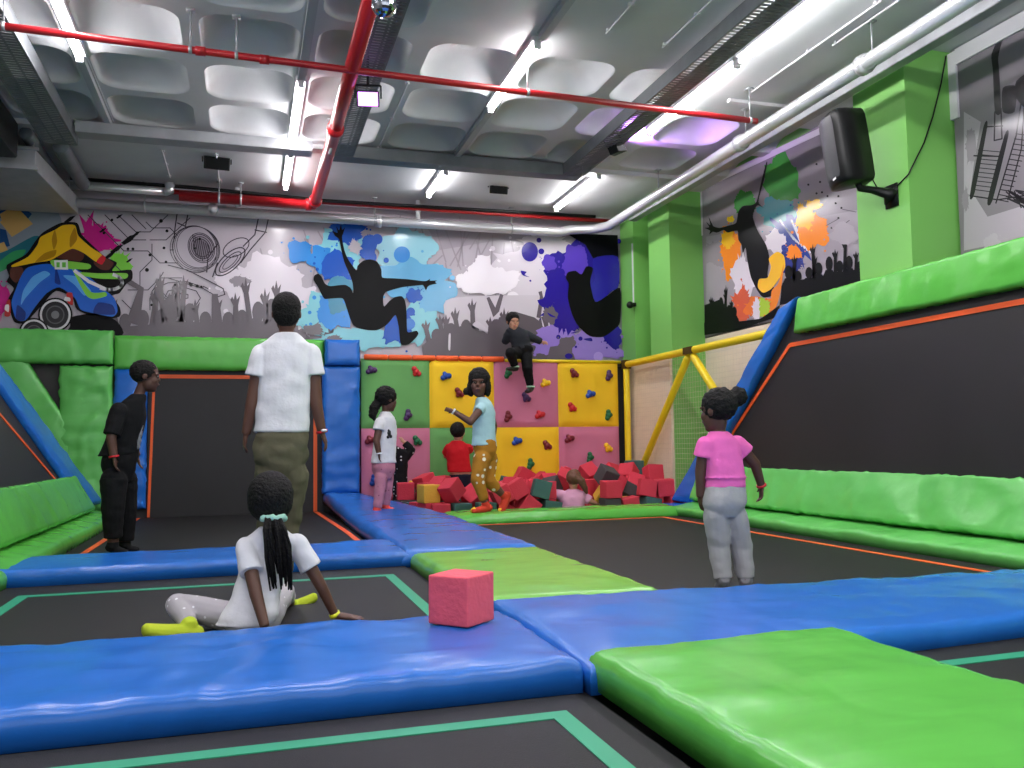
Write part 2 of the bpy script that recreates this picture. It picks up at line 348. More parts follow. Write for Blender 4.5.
# left duct with flexible hoses
t = thing('air_duct', (-2.4, 10.2, 3.57), 'galvanised air duct box hanging in the upper left corner', 'duct')
b = MB(); b.prism([(-3.2, 9.35, 3.57), (-2.03, 9.35, 3.57), (-1.93, 11.05, 3.57), (-3.2, 11.05, 3.57)], (0, 0, .2)); b.build('casing', STEEL, t, bevel=.006)
b = MB(); b.box((-3.2, 9.32, 3.56), (-2.0, 9.36, 3.60)); b.box((-3.2, 9.32, 3.76), (-2.0, 9.36, 3.79)); b.build('flange', STEEL, t)
b = MB(); b.cyl((-2.06, 9.4, 3.77), (-2.06, 9.4, ZC), .008, 6); b.cyl((-1.97, 10.7, 3.77), (-1.97, 10.7, ZC), .008, 6); b.build('hanger_rod', STEEL, t)
def hose(pts, r, lb):
    ps = []; P = [V(p) for p in pts]
    for i in range(len(P)-1):
        k = max(2, int((P[i+1]-P[i]).length/.02)); ps += [P[i].lerp(P[i+1], q/k) for q in range(k)]
    b = MB(); b.tube(ps, [r*(1+.1*(i % 2)) for i in range(len(ps))], 12); tag(b.build('flexible_duct', DSTEEL, origin='auto', smooth=True), lb, 'duct')
hose([(-1.84, 9.5, 3.88), (-1.84, 10.85, 3.86)], .07, 'ribbed grey flexible duct beside the galvanised box, nearer the mural')
hose([(-2.1, 9.25, 3.90), (-2.08, 10.3, 3.86)], .06, 'ribbed grey flexible duct running above the galvanised box')
t = thing('air_handler', (-2.6, 8.2, 3.5), 'dark air handling unit above the duct in the upper left corner', 'air conditioner')
b = MB(); b.box((-3.2, 7.4, 3.62), (-2.15, 9.2, 3.97)); b.build('housing', BLKP, t, bevel=.02)
b = MB(); b.tube([(-2.5, 7.33, 3.68), (-2.5, 7.42, 3.68)], .12, 20); b.build('spigot', WHITE, t, True)
b = MB(); b.tube([(-2.2, 7.38, 3.9), (-2.14, 7.4, 3.7), (-2.2, 7.6, 3.6), (-2.1, 8.0, 3.66)], .012, 8); b.build('cable', WHITE, t, True)

# ------------------------------------------------------------------ floodlights, disco ball, speaker
def flood(c, d, w, h, label, m=None, tilt=None):
    c = V(c); d = V(d).normalized(); sd = d.cross(V((0,0,1))).normalized(); up = sd.cross(d)
    m = m or mat('dark_lens', (16, 16, 18), .5, spec=.2); t = thing('floodlight', c, label, 'floodlight')
    def P(x, y, z): return c + sd*x + d*y + up*z
    b = MB(); fr = [P(-w/2, 0, -h/2), P(w/2, 0, -h/2), P(w/2, 0, h/2), P(-w/2, 0, h/2)]; bk = [P(-w*.33, -.09, -h*.33), P(w*.33, -.09, -h*.33), P(w*.33, -.09, h*.33), P(-w*.33, -.09, h*.33)]
    b.add(fr+bk, [(0,1,2,3),(7,6,5,4),(0,4,5,1),(1,5,6,2),(2,6,7,3),(3,7,4,0)]); b.build('housing', BLKP, t, bevel=.008)
    b = MB(); b.obox(P(0, .006, 0), sd*w*.42, d*.004, up*h*.42); b.build('lens', m or DARKP, t)
    b = MB(); b.bar(P(-w/2-.01, -.03, 0), P(-w/2-.01, -.05, h*.75), .012, .02); b.bar(P(w/2+.01, -.03, 0), P(w/2+.01, -.05, h*.75), .012, .02); b.bar(P(-w/2-.01, -.05, h*.75), P(w/2+.01, -.05, h*.75), .02, .012)
    q = P(0, -.05, h*.75); b.cyl(q, (q.x, q.y, ZC-.001), .012, 8); b.build('bracket', BLKP, t)
    return t
PURP = mat('purple_lens', (220, 120, 255), .3, emit=(.75, .28, 1, 1), estr=2.2)
def spot(c, d, e, col, ang=100, size=.08):
    l = bpy.data.lights.new('flood_beam', 'SPOT'); l.energy = e; l.color = col; l.spot_size = radians(ang); l.spot_blend = .6; l.shadow_soft_size = size
    o = bpy.data.objects.new('flood_beam', l); COL.objects.link(o); o.location = c; o.rotation_euler = V(d).to_track_quat('-Z', 'Y').to_euler(); o['kind'] = 'helper'
p = aty(368, 99, 6.9); flood(p, (-.15, -.8, -.5), .19, .13, 'purple glowing floodlight hung beside the red main pipe', PURP); spot(p+V((-.03, -.15, -.08)), (-.15, -.8, -.5), 25, (.6, .3, 1))
p = aty(217, 163, 9.85); flood(p, (.1, -.9, -.25), .28, .15, 'black floodlight on the back ceiling strip above the headphone drawing')
p = aty(499, 188, 10.1); flood(p, (.0, -.9, -.25), .24, .15, 'black floodlight on the back ceiling strip above the blue splash mural')
p = aty(618, 146, 8.0); flood(p, (.8, .25, .42), .2, .17, 'black floodlight on the right tray throwing purple light onto the coffers', PURP); spot(p+V((.12, .04, .07)), (.75, -.05, .65), 85, (.55, .22, 1), 95)
t = thing('disco_ball', aty(384, 5, 4.9), 'small mirror ball in green and blue light beside the red main pipe', 'disco ball')
c = V(t.location); b = MB(); b.ball(c, .075, nu=20, nv=14); mb_ = mat('mirror_tiles', (200, 205, 215), .08, 1.0, vary=.4, vscale=40); b.build('ball', mb_, t)
b = MB(); b.cyl(c+V((0,0,.07)), (c.x, c.y, ZC-.001), .006, 6); b.build('cord', BLKP, t)
def speaker():
    # cabinet: trapezoid plan, curved front, rounded top; hung on a bracket from the pilaster face
    c = aty(846, 149, 5.85); d = V((-.95, .30, -.12)).normalized(); sd = d.cross(V((0,0,1))).normalized(); up = sd.cross(d)
    t = thing('loudspeaker', c, 'black wall loudspeaker with curved front on the green pilaster', 'speaker')
    def P(x, y, z): return c + (sd*x + d*y + up*z)*1.08
    hz = .285; lay = [(-1, .86), (-.96, .93), (-.86, .99), (-.4, 1), (.5, 1), (.80, .99), (.92, .93), (.98, .84), (1, .74)]
    prof = [(-.09, -.15), (.09, -.15), (.155, .02), (.165, .08), (.15, .115), (.08, .14), (0, .148), (-.08, .14), (-.15, .115), (-.165, .08), (-.155, .02)]
    b = MB(); n = len(prof); vs = [P(x*s, (y+.02)*s-.02, z*hz) for z, s in lay for x, y in prof]
    b.add(vs, [(q*n+k, q*n+(k+1)%n, (q+1)*n+(k+1)%n, (q+1)*n+k) for q in range(len(lay)-1) for k in range(n)] + [tuple(range(n))[::-1], tuple(range((len(lay)-1)*n, len(lay)*n))])
    b.build('cabinet', BLKP, t, True)
    gp = [(-.135, .128), (-.07, .15), (0, .157), (.07, .15), (.135, .128)]; b = MB()
    zz = [-.8, -.7, .6, .75, .85]; wsc = [.8, .95, 1, .96, .85]; m = len(gp)
    b.add([P(x*w, y, z*hz) for z, w in zip(zz, wsc) for x, y in gp], [(q*m+k, q*m+k+1, (q+1)*m+k+1, (q+1)*m+k) for q in range(len(zz)-1) for k in range(m-1)])
    b.build('grille', DARKP, t, True)
    b = MB(); b.obox(P(-.06, .1495, -.235), sd*.03, d*.002, up*.008); b.build('badge', WHITE, t, label='small silver badge')
    e = P(0, -.05, -hz+.01); w = MB()
    w.tube([e, e+V((.03, .02, -.035)), V((XC-.16, 5.82, e.z-.05)), V((XC-.05, 5.78, e.z-.08)), V((XC-.01, 5.77, e.z-.11))], [.028, .03, .03, .045, .085], 12)
    w.box((XC-.015, 5.70, e.z-.2), (XC, 5.84, e.z-.01)); w.build('bracket', BLKP, t, True)
    ps = [P(.05, -.15, -.15)] + [atx(px, py, XC-.01) for px, py in ((880, 193), (890, 191), (899, 184))] + [V((XC-.012, 5.568, atx(906, 176, XC).z))] + [aty(px, py, 5.568) for px, py in ((914, 163), (924, 143), (933, 116), (941, 84), (946, 56))]
    w = MB(); w.tube(ps, .006, 6); w.build('cable', BLKP, t, True)
speaker()
# small camera stub on the corner pilaster
t = thing('security_camera', (5.08, 10.72, 2.72), 'small black camera on a white conduit by the corner pilaster', 'camera')
b = MB(); b.box((5.085, 10.77, 2.7), (5.1, 10.79, 3.55)); b.build('conduit', WHITE, t)
b = MB(); b.ball((5.02, 10.74, 2.68), .05); b.box((5.03, 10.71, 2.66), (5.1, 10.77, 2.71)); b.build('body', BLKP, t, True)
# ------------------------------------------------------------------ trampoline beds with taped borders
def strip(b, pts, w, z):
    """mitred flat tape along pts on the bed"""
    P = [V((x, y, 0)) for x, y in pts]; n = len(P); L = []; Rr = []
    for i in range(n):
        d0 = (P[i]-P[i-1]).normalized() if i else (P[1]-P[0]).normalized(); d1 = (P[i+1]-P[i]).normalized() if i < n-1 else d0
        nn = V((-(d0+d1).y, (d0+d1).x, 0)).normalized(); k = w/2/max(.3, nn.dot(V((-d0.y, d0.x, 0))))
        L.append(P[i]+nn*k); Rr.append(P[i]-nn*k)
    vs = [p+V((0,0,z+.003)) for p in L+Rr]+[p+V((0,0,z)) for p in L+Rr]
    N2 = 2*n; fs = []
    for i in range(n-1):
        fs += [(i, n+i, n+i+1, i+1), (N2+i, N2+i+1, N2+n+i+1, N2+n+i), (i, i+1, N2+i+1, N2+i), (n+i+1, n+i, N2+n+i, N2+n+i+1)]
    fs += [(0, N2, N2+n, n), (n-1, 2*n-1, N2+2*n-1, N2+n-1)]
    b.add(vs, fs)
def bed(x0, y0, x1, y1, tape, m, w, label):
    t = thing('trampoline', ((x0+x1)/2, (y0+y1)/2, -.06), label, 'trampoline')
    b = MB(); b.box((x0, y0, -.06), (x1, y1, -.012)); b.build('frame', BLACK, t)
    b = MB(); b.box((x0+.06, y0+.06, -.012), (x1-.06, y1-.06, 0)); b.build('jump_bed', BED, t)
    b = MB(); strip(b, tape, w, 0); b.build('border_tape', m, t)
bed(-2.5, .3, 1.06, 2.68, [(-2.3, .5), (-2.3, 2.44), (.885, 2.44), (.885, .5)], TAPE, .06, 'near trampoline bed with green tape, in front of the nearest blue beam')
bed(-2.45, 3.45, 1.06, 5.85, [(-1.17, 3.55), (-1.17, 5.35), (.84, 5.35), (.84, 3.55), (-1.17, 3.55)], TAPE, .06, 'trampoline bed with green tape that the girl with braids sits on')
bed(-1.45, 6.45, .96, 10.86, [(-1.2, 6.6), (-1.2, 10.8)], ORANGE, .05, 'long trampoline bed with orange tape running up to the back wall')
o = [x for x in COL.objects if x.name.startswith('border_tape')][-1]
b = MB(); strip(b, [(.90, 6.6), (.885, 8.2), (.80, 10.8)], .05, 0); b.build('border_tape', ORANGE, o.parent)
bed(1.9, 3.5, 4.5, 8.6, [(2.0, 8.27), (4.2, 8.30), (4.2, 3.7)], ORANGE, .05, 'large trampoline bed with orange tape where the girl in pink stands')
bed(2.0, .3, 4.5, 2.9, [(2.25, .4), (2.25, 2.52), (4.3, 2.56)], TAPE, .06, 'trampoline bed with green tape right of the nearest green pad')

# ------------------------------------------------------------------ padded walkways
flatpad('beam_pad', -3.1, 2.66, 1.045, 3.58, .105, BLUE, 'wide blue padded beam nearest the camera, under the foam cube', 'pad', r=.04, wr=.006, seed=1, puff=.008)
pad('beam_pad', [((1.055, 2.62, -.01), (4.5, 2.84, -.01)), ((1.06, 3.86, -.01), (4.5, 3.64, -.01))], .1, BLUE, 'blue padded beam crossing to the right behind the nearest green pad', 'pad', r=.045, wr=.006, seed=2, puff=.008, wf=(2.2, 4))
pad('walkway_pad', [((1.11, .2, -.02), (2.13, .2, -.02)), ((1.08, 2.71, .0), (2.07, 2.74, .0))], .118, GREEN, 'green walkway pad nearest the camera at the lower right', 'pad', r=.055, wr=.004, seed=3, puff=.008)
flatpad('walkway_pad', 1.035, 3.84, 1.94, 5.70, .1, OLIVE, 'grass green walkway pad in the middle, behind the foam cube', 'pad', r=.06, wr=.003, puff=.006, seed=4)
pad('walkway_pad', [((.98, 5.72, -.01), (1.95, 5.72, -.01)), ((.98, 6.8, -.01), (1.95, 6.8, -.01)), ((.96, 8.55, 0), (1.96, 8.55, 0)), ((.885, 10.8, .13), (1.36, 10.8, .10))], .11, BLUE, 'long blue walkway pad leading to the climbing wall, girl standing on it', 'pad', r=.07, wr=.005, seed=5, wf=(2, 3))
flatpad('beam_pad', -3.1, 5.72, 1.03, 6.5, .105, BLUE, 'blue padded beam between the seated girl and the two standing boys', 'pad', r=.035, wr=.004, puff=.006, seed=6)
flatpad('edge_pad', 1.965, 8.38, 4.55, 9.02, .1, GREEN, 'green edge pad in front of the foam pit', 'pad', r=.07, wr=.006, seed=7)

# ------------------------------------------------------------------ right side wall trampoline
def wallbed(name, label, quad, tape, m, nrm, back=.04):
    t = thing(name, quad[0], label, 'wall trampoline'); nrm = V(nrm).normalized()
    b = MB(); b.prism([V(p) for p in quad], -nrm*back); b.build('jump_bed', m, t)
    b = MB()
    for i in range(len(tape)-1): b.bar(V(tape[i])+nrm*.004, V(tape[i+1])+nrm*.004,   .006, .04, up=(V(tape[i+1])-V(tape[i])).normalized().cross(nrm)*1)
    b.build('border_tape', ORANGE, t)
    return t
def RP(y, z, o=0): return V((4.80+(z-.15)*.10-o, y, z))       # on the leaning plane of the right ramp
nR = V((-1, 0, .10)).normalized()
t = wallbed('wall_trampoline', 'dark leaning wall trampoline with orange tape along the right side', [RP(1.6, .1), RP(8.95, .1), RP(7.0, 2.02), RP(1.6, 2.05)],
    [RP(8.26, .62), RP(7.04, 1.70), RP(1.7, 1.70)], BEDW, nR)
pad('top_pad', [(RP(6.90, 1.79), RP(3.9, 1.79)), (RP(6.86, 2.12), RP(3.9, 2.12))], .08, GREEN, 'green rail pad along the top of the right wall trampoline', 'pad', r=.03, puff=.004, wr=.007, seed=11, wf=(5, 1.5))
pad('top_pad', [(RP(3.88, 1.79), RP(1.6, 1.79)), (RP(3.88, 2.12), RP(1.6, 2.12))], .08, GREEN, 'green rail pad on top of the right wall, outside the picture at the near end', 'pad', r=.03, puff=.004, wr=.006, seed=12)
pad('slope_pad', [(RP(9.12, .1, -.02), RP(8.68, .1, -.02)), (RP(7.14, 2.06, -.02), RP(6.86, 2.13, -.02))], .10, BLUE, 'blue pad sloping up the far end of the right wall trampoline', 'pad', r=.03, puff=.004, wr=.006, seed=13, wf=(2, 6))
pad('bench_back_pad', [(V((4.72, 8.5, .13)), V((4.72, 1.6, .13))), (V((4.86, 8.5, .50)), V((4.86, 1.6, .50)))], .1, GREENL, 'long green pad leaning against the foot of the right wall trampoline', 'pad', r=.025, puff=.006, wr=.010, seed=14, wf=(3, 1))
pad('bench_pad', [(V((4.42, 1.6, .0)), V((4.78, 1.6, .05))), (V((4.42, 8.55, .0)), V((4.78, 8.55, .05)))], .09, GREENL, 'long green bench pad beside the orange tape on the right', 'pad', r=.03, puff=.006, wr=.006, seed=15, wf=(5, 3))
b = MB(); b.prism([(4.5, 8.4, -.02), (4.72, 8.3, -.02), (4.95, 9.05, -.02), (4.3, 9.05, -.02)], (0, 0, .11)); tag(b.build('corner_pad', BLUE, origin='auto', bevel=.02), 'small blue corner pad at the foot of the sloping blue pad, right', 'pad')
# ------------------------------------------------------------------ left side wall trampoline
def LP(y, z, o=0): return V((-1.60-(z-.15)*.445+o, y, z))
nL = V((1, 0, .445)).normalized()
def onL(px, py): d = ray(px, py); q = LP(5, .15); return CO + d*((q-CO).dot(nL)/d.dot(nL))
t = wallbed('wall_trampoline', 'dark leaning wall trampoline with orange tape at the left edge', [onL(88, 508), LP(4.4, .1), LP(4.4, 1.7), onL(-40, 328)],
    [onL(62, 488), onL(0, 415), onL(-34, 375), LP(4.5, onL(-34, 375).z)], BEDW, nL)
pad('slope_pad', [(onL(80, 508), onL(99, 504)), (onL(-40, 338), onL(-40, 320))], .05, BLUE, 'blue pad sloping down the far end of the left wall trampoline', 'pad', r=.04, wr=.005, seed=21, wf=(2, 6))
pad('bench_back_pad', [(V((-1.60, 4.4, .13)), V((-1.60, 10.0, .13))), (V((-1.78, 4.4, .50)), V((-1.78, 9.8, .50)))], .10, GREEN, 'green pad leaning against the foot of the left wall trampoline', 'pad', r=.04, wr=.004, seed=22, wf=(3, 1))
pad('bench_pad', [(V((-1.68, 4.4, .03)), V((-1.34, 4.4, -.01))), (V((-1.68, 10.35, .03)), V((-1.34, 10.35, -.01)))], .11, GREEN, 'green bench pad beside the orange tape on the left', 'pad', r=.05, wr=.004, seed=23)
# ------------------------------------------------------------------ back wall of the long lane
YW = 10.9
b = MB(); b.box((-3.2, YW+.06, -.5), (1.36, YW+.10, 2.05)); tag(b.build('lane_backboard', mat('grey_netting', (62, 58, 60), .75), origin='auto'), 'dark grey backing board behind the green pads at the end of the lane', 'board')
t = thing('wall_trampoline', (-.1, YW, .0), 'dark upright wall trampoline with orange tape at the end of the lane', 'wall trampoline')
b = MB(); b.prism([(-1.12, YW-.0, -.01), (.9, YW-.0, -.01), (.9, YW+.04, 1.75), (-1.12, YW+.04, 1.75)], (0, .02, 0)); b.build('jump_bed', BEDW, t)
b = MB(); b.bar((-1.10, YW-.004, 0), (-1.06, YW+.03, 1.67), .03, .006, up=(0, -1, 0)); b.bar((-1.08, YW+.03, 1.65), (.8, YW+.03, 1.65), .006, .045); b.bar((.80, YW-.006, 0), (.80, YW+.03, 1.67), .045, .006, up=(0, -1, 0)); b.build('border_tape', ORANGE, t)
def vpad(name, x0, z0, x1, z1, T, m, label, y=YW+.04, **k):
    return pad(name, [((x0, y, z0), (x1, y, z0)), ((x0, y, z1), (x1, y, z1))], T, m, label, 'pad', **k)
vpad('top_pad', -3.1, 1.78, -1.5, 2.17, .16, GREENL, 'green rail pad coloured as brightly lit, left end of the lane wall, under the break dancer', seed=31, wr=.009, wf=(5, 2), y=YW+.05)  # paler green paints in the stronger light on this bulging, tilted pad
vpad('top_pad', -1.49, 1.72, .9, 2.12, .13, GREEN, 'green rail pad above the dark wall trampoline at the end of the lane', seed=32, wr=.006, wf=(4, 2), y=YW+.05)
vpad('wall_pad', -2.06, .1, -1.5, 1.76, .11, GREENL, 'creased pale green upright pad left of the boy in black', seed=33, wr=.014, wf=(2, 6))
pad('brace_pad', [(aty(-40, 366, YW+.02), aty(66, 490, YW+.02)), (aty(20, 348, YW+.02), aty(74, 432, YW+.02))], .10, GREENL, 'pale green slanting pad above the blue slope pad at the left', 'pad', seed=34, wr=.010, wf=(6, 3))
vpad('wall_pad', -1.49, .1, -1.13, 1.74, .10, BLUE, 'blue upright pad behind the boy in black', seed=35, wr=.012, wf=(2, 8))
t = thing('corner_post', (1.1, YW, .2), 'tall blue padded post between the lane and the climbing wall', 'padded post')
pad('post_pad', [((.87, YW+.04, .22), (1.33, YW+.04, .22)), ((.87, YW+.04, 1.78), (1.33, YW+.04, 1.78))], .22, BLUE, seed=36, parent=t, wr=.008, wf=(2, 5))
pad('cap_pad', [((.90, YW+.04, 1.79), (1.325, YW+.04, 1.79)), ((.90, YW+.04, 2.11), (1.325, YW+.04, 2.11))], .25, BLUE, seed=37, parent=t, wr=.004)
